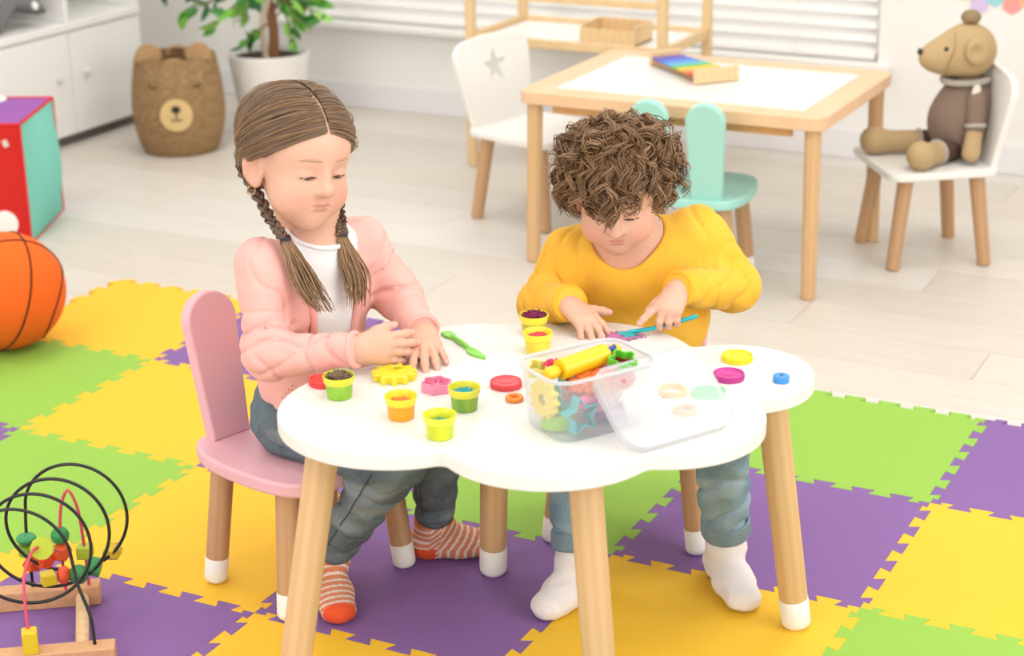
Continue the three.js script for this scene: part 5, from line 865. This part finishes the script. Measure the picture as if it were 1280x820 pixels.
// ---- child in the yellow sweater
{
  const { g, part } = person('curly-haired child in a mustard yellow sweater bending over the table', [0.185, 0, 0.14]);
  const o = [0.185, 0, 0.14], BM = eulerM(-0.1, 0), fr = f => framed(f, o, BM), b = toFrame(o, BM);
  const HO = [0.156, 0.594, 0.25], HM = eulerM(-0.1, 0.41, 0.05), head = headModel(HO, HM, 0.9, b([-0.003, 0.475, 0.05]));
  const Sr = [0.088, 0.475, 0.195], Er = [0.046, 0.402, 0.215], Wr = [0.083, 0.4385, 0.312], Sl = [0.283, 0.508, 0.185], El = [0.338, 0.428, 0.212], Wl = [0.243, 0.46, 0.318];
  const Hr = [0.135, 0.272, 0.16], Kr = [0.085, 0.262, 0.345], Ar = [0.09, 0.082, 0.388], Hl = [0.235, 0.272, 0.165], Kl = [0.3, 0.262, 0.38], Al = [0.318, 0.082, 0.347];
  const rh = handField([0.0855, 0.4365, 0.318], [0.52, -0.32, 0.6], [0.12, 0.93, 0.35], true, 0.84, [[0.3, 0.25, 0.45, 0.2], [0.08, 0.3, 0.45, 0.2], [-0.14, 0.35, 0.4, 0.2], [-0.36, 0.45, 0.4, 0.2]], [1.15, -0.1, 0.1, 0.0]);
  const lh = handField([0.241, 0.459, 0.32], [-0.36, -0.42, 0.62], [-0.05, 0.85, 0.5], false, 0.88, [[0.55, 0.15, 0.25, 0.15], [0.12, 0.75, 0.8, 0.4], [-0.1, 0.8, 0.85, 0.4], [-0.28, 0.8, 0.8, 0.4]], [0.6, -0.5, 0.5, 0.2]);
  const trunkB = join([ell([0, 0.30, 0.0], [0.085, 0.07, 0.07]), ell([0, 0.39, 0.025], [0.08, 0.085, 0.06]), ell([0, 0.46, 0.05], [0.085, 0.075, 0.054]), cap([-0.085, 0.478, 0.058], [0.085, 0.498, 0.05], 0.028), cap([-0.003, 0.49, 0.055], [-0.012, 0.56, 0.1], 0.04, 0.036)], 0.03);
  const limbs = join([cap(Sr, Er, 0.026, 0.022), cap(Er, Wr, 0.022, 0.0135), cap(Sl, El, 0.026, 0.022), cap(El, Wl, 0.022, 0.0135), cap(Hr, Kr, 0.045, 0.034), cap(Kr, Ar, 0.034, 0.02), cap(Hl, Kl, 0.045, 0.034), cap(Kl, Al, 0.034, 0.02)], 0.02);
  const body = part('body', merge([head.geo, rh.geo, lh.geo, netMesh(join([fr(trunkB), limbs], 0.02), [-0.01, 0.05, 0.03], [0.4, 0.62, 0.47], 0.006, () => SKIN)]), skinMat); body.userData.label = 'fair skin of face, neck and hands';
  for (const q of head.lashes) part('eyelashes', q, std(0x4a3226, 0.7), body); for (const q of head.brows) part('eyebrow', q, std(0x8a6548, 0.8), body); for (const q of head.eyes) part('eye', q, eyeMat, body);
  // sweater
  const tors = join([ell([0.012, 0.37, 0.02], [0.113, 0.115, 0.083]), ell([-0.003, 0.455, 0.048], [0.1, 0.082, 0.07]), cap([-0.088, 0.468, 0.056], [0.09, 0.49, 0.048], 0.041)], 0.035), hole = join([cap([-0.005, 0.515, 0.07], [-0.015, 0.6, 0.13], 0.053, 0.06), ball([-0.012, 0.51, 0.122], 0.036)], 0.025);
  const armR = ringFolds(ringFolds(join([cap(Sr, Er, 0.041, 0.036), cap(Er, Wr, 0.035, 0.027)], 0.02), Sr, Er, 0.0013, 0.03), lerp3(Er, Wr, 0.1), Wr, 0.003, 0.026), armL = ringFolds(ringFolds(join([cap(Sl, El, 0.041, 0.036), cap(El, Wl, 0.036, 0.027)], 0.02), lerp3(Sl, El, 0.3), El, 0.0015, 0.034), El, Wl, 0.002, 0.032);
  const fR = norm(add(Wr, Er, -1)), fL = norm(add(Wl, El, -1)), eR = add(Wr, fR, 0.008), eL = add(Wl, fL, 0.006);
  const sweat = (x, y, z) => { const t = fr((a, c, d) => smax(smax(tors(a, c, d), -hole(a, c, d), 0.005), 0.318 - c, 0.008))(x, y, z), r = smax(armR(x, y, z), dot3([x - eR[0], y - eR[1], z - eR[2]], fR), 0.003), l = smax(armL(x, y, z), dot3([x - eL[0], y - eL[1], z - eL[2]], fL), 0.003); return smin(t, Math.min(r, l), 0.02); };
  // draped folds over the chest, plus seams at the shoulders
  const folds = (x, y, z) => { const d = sweat(x, y, z); if (Math.abs(d) > 0.025) return d; const u = x - 0.18, w = Math.exp(-u * u / 0.006) * sstep(0.33, 0.38, y) * (1 - sstep(0.44, 0.48, y)); return d + 0.0028 * w * Math.sin(Math.sqrt(u * u + 0.0006) * 85 + (y - 0.4) * 45) + 0.0016 * N3(x * 18 + 3, y * 26, z * 18) + 0.0022 * Math.pow(1 - Math.abs(N3((x + y * 0.3) * 16, (y - x * 0.2) * 5, z * 10 + 4)), 5) * sstep(0.3, 0.36, y); };
  const YW = lin(0xf5b62c), YW2 = lin(0xf7c14a);
  part('sweater', netMesh(folds, [-0.02, 0.29, 0.02], [0.41, 0.6, 0.4], 0.0038, (x, y, z) => mix(YW, YW2, 0.5 + 0.5 * N3(x * 25, y * 25, z * 25))), clothMat(), g, 'mustard yellow sweatshirt with long sleeves');
  for (const [e, d, r] of [[eR, fR, 0.0262], [eL, fL, 0.0262]]) { const q = new THREE.Quaternion().setFromUnitVectors(v3(0, 0, 1), v3(...d)); part('cuff', new THREE.TorusGeometry(r - 0.002, 0.0036, 10, 40).applyQuaternion(q).translate(e[0] - d[0] * 0.004, e[1] - d[1] * 0.004, e[2] - d[2] * 0.004), std(0xf4b22a, 0.9), g); }
  for (const s of [-1, 1]) { // puffed shoulder seam
    const S0 = s < 0 ? Sr : Sl, E0 = s < 0 ? Er : El, d = norm(add(E0, S0, -1)), q = new THREE.Quaternion().setFromUnitVectors(v3(0, 0, 1), v3(...norm(add(d, [s * 0.9, 0, 0])))); part('shoulder_seam', new THREE.TorusGeometry(0.0385, 0.0042, 10, 48).applyQuaternion(q).translate(S0[0] - s * 0.002, S0[1] - 0.002, S0[2]), std(0xf4b42a, 0.9), g);
  }
  // jeans with rolled cuffs
  const dR = norm(add(Ar, Kr, -1)), dL = norm(add(Al, Kl, -1)), jR = ringFolds(join([cap(Hr, Kr, 0.056, 0.044), cap(Kr, Ar, 0.043, 0.032)], 0.02), lerp3(Kr, Ar, 0.3), Ar, 0.003, 0.03), jL = ringFolds(join([cap(Hl, Kl, 0.056, 0.044), cap(Kl, Al, 0.043, 0.033)], 0.02), lerp3(Kl, Al, 0.3), Al, 0.003, 0.034);
  const jeans = (x, y, z) => smin(fr(ell([0, 0.295, 0.0], [0.09, 0.065, 0.078]))(x, y, z), Math.min(smax(jR(x, y, z), dot3([x - Ar[0], y - Ar[1], z - Ar[2]], dR) + 0.02, 0.003), smax(jL(x, y, z), dot3([x - Al[0], y - Al[1], z - Al[2]], dL) + 0.02, 0.003)), 0.016);
  const dn = denim(lin(0x86a3b8), lin(0x5d7c96), lin(0xb4c8d4), 8), jm = phys(0xffffff, 0.9, { vertexColors: true, bumpMap: clothBump, bumpScale: 0.0005 });
  part('jeans', netMesh(crease(jeans, 0.0038, 24, 2), [0.0, 0.08, 0.03], [0.39, 0.37, 0.46], 0.0036, dn), jm, g, 'light blue jeans');
  for (const [A, d, r] of [[Ar, dR, 0.0355], [Al, dL, 0.0365]]) {
    const q = new THREE.Quaternion().setFromUnitVectors(v3(0, -1, 0), v3(...d)), at = y => [A[0] + d[0] * y, A[1] + d[1] * y, A[2] + d[2] * y];
    part('rolled_cuff', paint(lathe([[r - 0.006, 0], [r - 0.001, -0.001], [r + 0.0012, 0.004], [r + 0.0008, 0.024], [r - 0.001, 0.0265], [r - 0.006, 0.026], [r - 0.008, 0.012], [r - 0.006, 0]], 44).applyQuaternion(q).translate(...at(-0.001)), (x, y, z) => mix(lin(0xa3b9c8), lin(0x7e9cb2), 0.5 + 0.5 * N3(x * 120, y * 120, z * 120))), jm, g, 'rolled-up pale denim cuff');
  }
  for (const [ank, heel, toe] of [[[0.09, 0.066, 0.388], [0.1, 0.0255, 0.372], [0.047, 0.0165, 0.448]], [[0.318, 0.066, 0.347], [0.316, 0.0255, 0.326], [0.335, 0.0165, 0.432]]])
    part('sock', netAround(crease(floored(footField(ank, heel, toe, 0.0275), 0.001), 0.0016, 45), [ank, heel, toe, add(ank, [0, 0.05, 0])], 0.034, 0.0028, () => lin(0xf0eaee)), clothMat(), g, 'white sock');
  // curls
  const k = head.k, HB = lin(0x543b2a), HM1 = lin(0x7d5d43), HL = lin(0xb48c62), cran = ell([0, 0.032, -0.014], [0.078, 0.073, 0.091]);
  const capF = (x, y, z) => { const d = smin(cran(x / k, y / k, z / k), ell([0, -0.01, -0.045], [0.066, 0.055, 0.055])(x / k, y / k, z / k), 0.02); return smax(d + 0.004 * N3(x * 70, y * 70, z * 70), (z / k - (y / k > 0.07 ? 0.2 : 0.074 + (y / k - 0.045) * 1.1)) * 0.7, 0.008) * k; };
  const hair = part('hair', netAround(framed(capF, HO, HM), [head.w(-0.09, -0.09, -0.11), head.w(0.09, 0.12, 0.1), head.w(-0.09, 0.12, -0.11), head.w(0.09, -0.09, 0.1), head.w(0.09, 0.12, -0.11), head.w(-0.09, 0.12, 0.1), head.w(-0.09, -0.09, 0.1), head.w(0.09, -0.09, -0.11)], 0.004, 0.004, (x, y, z) => mix(HB, HM1, 0.7 + 0.3 * N3(x * 60, y * 60, z * 60))), hairMat, g, 'tousled curly brown hair');
  const locks = [], crown = norm([0.1, 0.86, -0.5]), NL = 560;
  for (let i = 0; i < NL; i++) {
    const y = 1 - (i + 0.5) / NL * 1.42, ph = i * 2.399963, rxy = Math.sqrt(Math.max(0, 1 - y * y)), rootDir = norm([Math.cos(ph) * rxy, y, Math.sin(ph) * rxy]);
    if (rootDir[2] > 0.25 && rootDir[1] < 0.42 + 0.15 * Math.abs(rootDir[0])) continue;   // face
    if (rootDir[1] < -0.2 && rootDir[2] > -0.1) continue;
    const c = [0, 0.02, -0.012]; let lo = 0.02, hi = 0.15; for (let q = 0; q < 18; q++) { const m = (lo + hi) / 2; cran(...add(c, rootDir, m)) < 0 ? lo = m : hi = m; }
    const root = add(c, rootDir, lo - 0.002), away = norm(add(add(rootDir, crown, -dot3(rootDir, crown)).map(v => -v), [0, 0, 0])), nrm = rootDir;
    let flow = norm(add(crown, rootDir, -dot3(rootDir, crown))).map(v => -v); if (dot3(rootDir, crown) > 0.955) { const q = [rr(-1, 1), rr(-1, 1), rr(-1, 1)]; flow = norm(add(q, rootDir, -dot3(q, rootDir))); } void away;
    if (rootDir[2] > 0.3) flow = norm(add(flow, [0, -0.25, 0.35])); flow = norm(add(flow, [rr(-0.5, 0.5), rr(-0.25, 0.25), rr(-0.5, 0.5)]));
    const sd = cross(nrm, flow), Ln = rr(0.046, 0.078) * (rootDir[1] < 0.1 ? 0.95 : rootDir[2] > 0.3 ? 1.2 : 1), amp = rr(0.005, 0.011), fq = rr(0.9, 1.9), p0 = rr(0, 6.28), lift = rr(0.006, 0.015) * (dot3(rootDir, crown) > 0.9 ? 0.5 : 1), hue = rnd(), tw = rnd() < 0.5 ? -1 : 1;
    for (let h = 0; h < 9; h++) {
      const off = [rr(-1, 1), rr(-1, 1), rr(-1, 1)].map(v => v * 0.0048), cut = rr(0.75, 1.1), P = [];
      for (let j = 0; j <= 9; j++) { const t = j / 9 * cut, a = p0 + t * fq * Math.PI * 2, am = amp * sstep(0, 0.35, t) * (1 + 0.25 * t); let q = add(root, flow, Ln * t - Ln * 0.12 * t * t); q = add(q, nrm, lift * Math.sin(Math.min(1, t * 1.2) * Math.PI * 0.62) - Ln * Ln * t * t * 3.2); q = add(q, sd, tw * am * Math.sin(a)); q = add(q, nrm, am * 0.75 * Math.cos(a)); q = add(q, off, 0.5 + t); const dd = cran(...q); if (dd < 0.001) q = add(q, nrm, 0.001 - dd); P.push(v3(...head.w(...q))); }
      const c0 = mix(HB, HM1, hue * 0.7 + rnd() * 0.3), c1 = mix(HM1, HL, hue * 0.5 + rnd() * 0.5); locks.push(strand(P, t => 0.001 * (1 - 0.55 * t) + 0.0002, c0, c1, 18, 3));
    }
  }
  part('curls', merge(locks), hairMat, hair, 'loose curls');
}
scene.traverse(o => { if (o.isMesh) { o.castShadow = true; o.receiveShadow = true; } });
renderer.render(scene, camera);
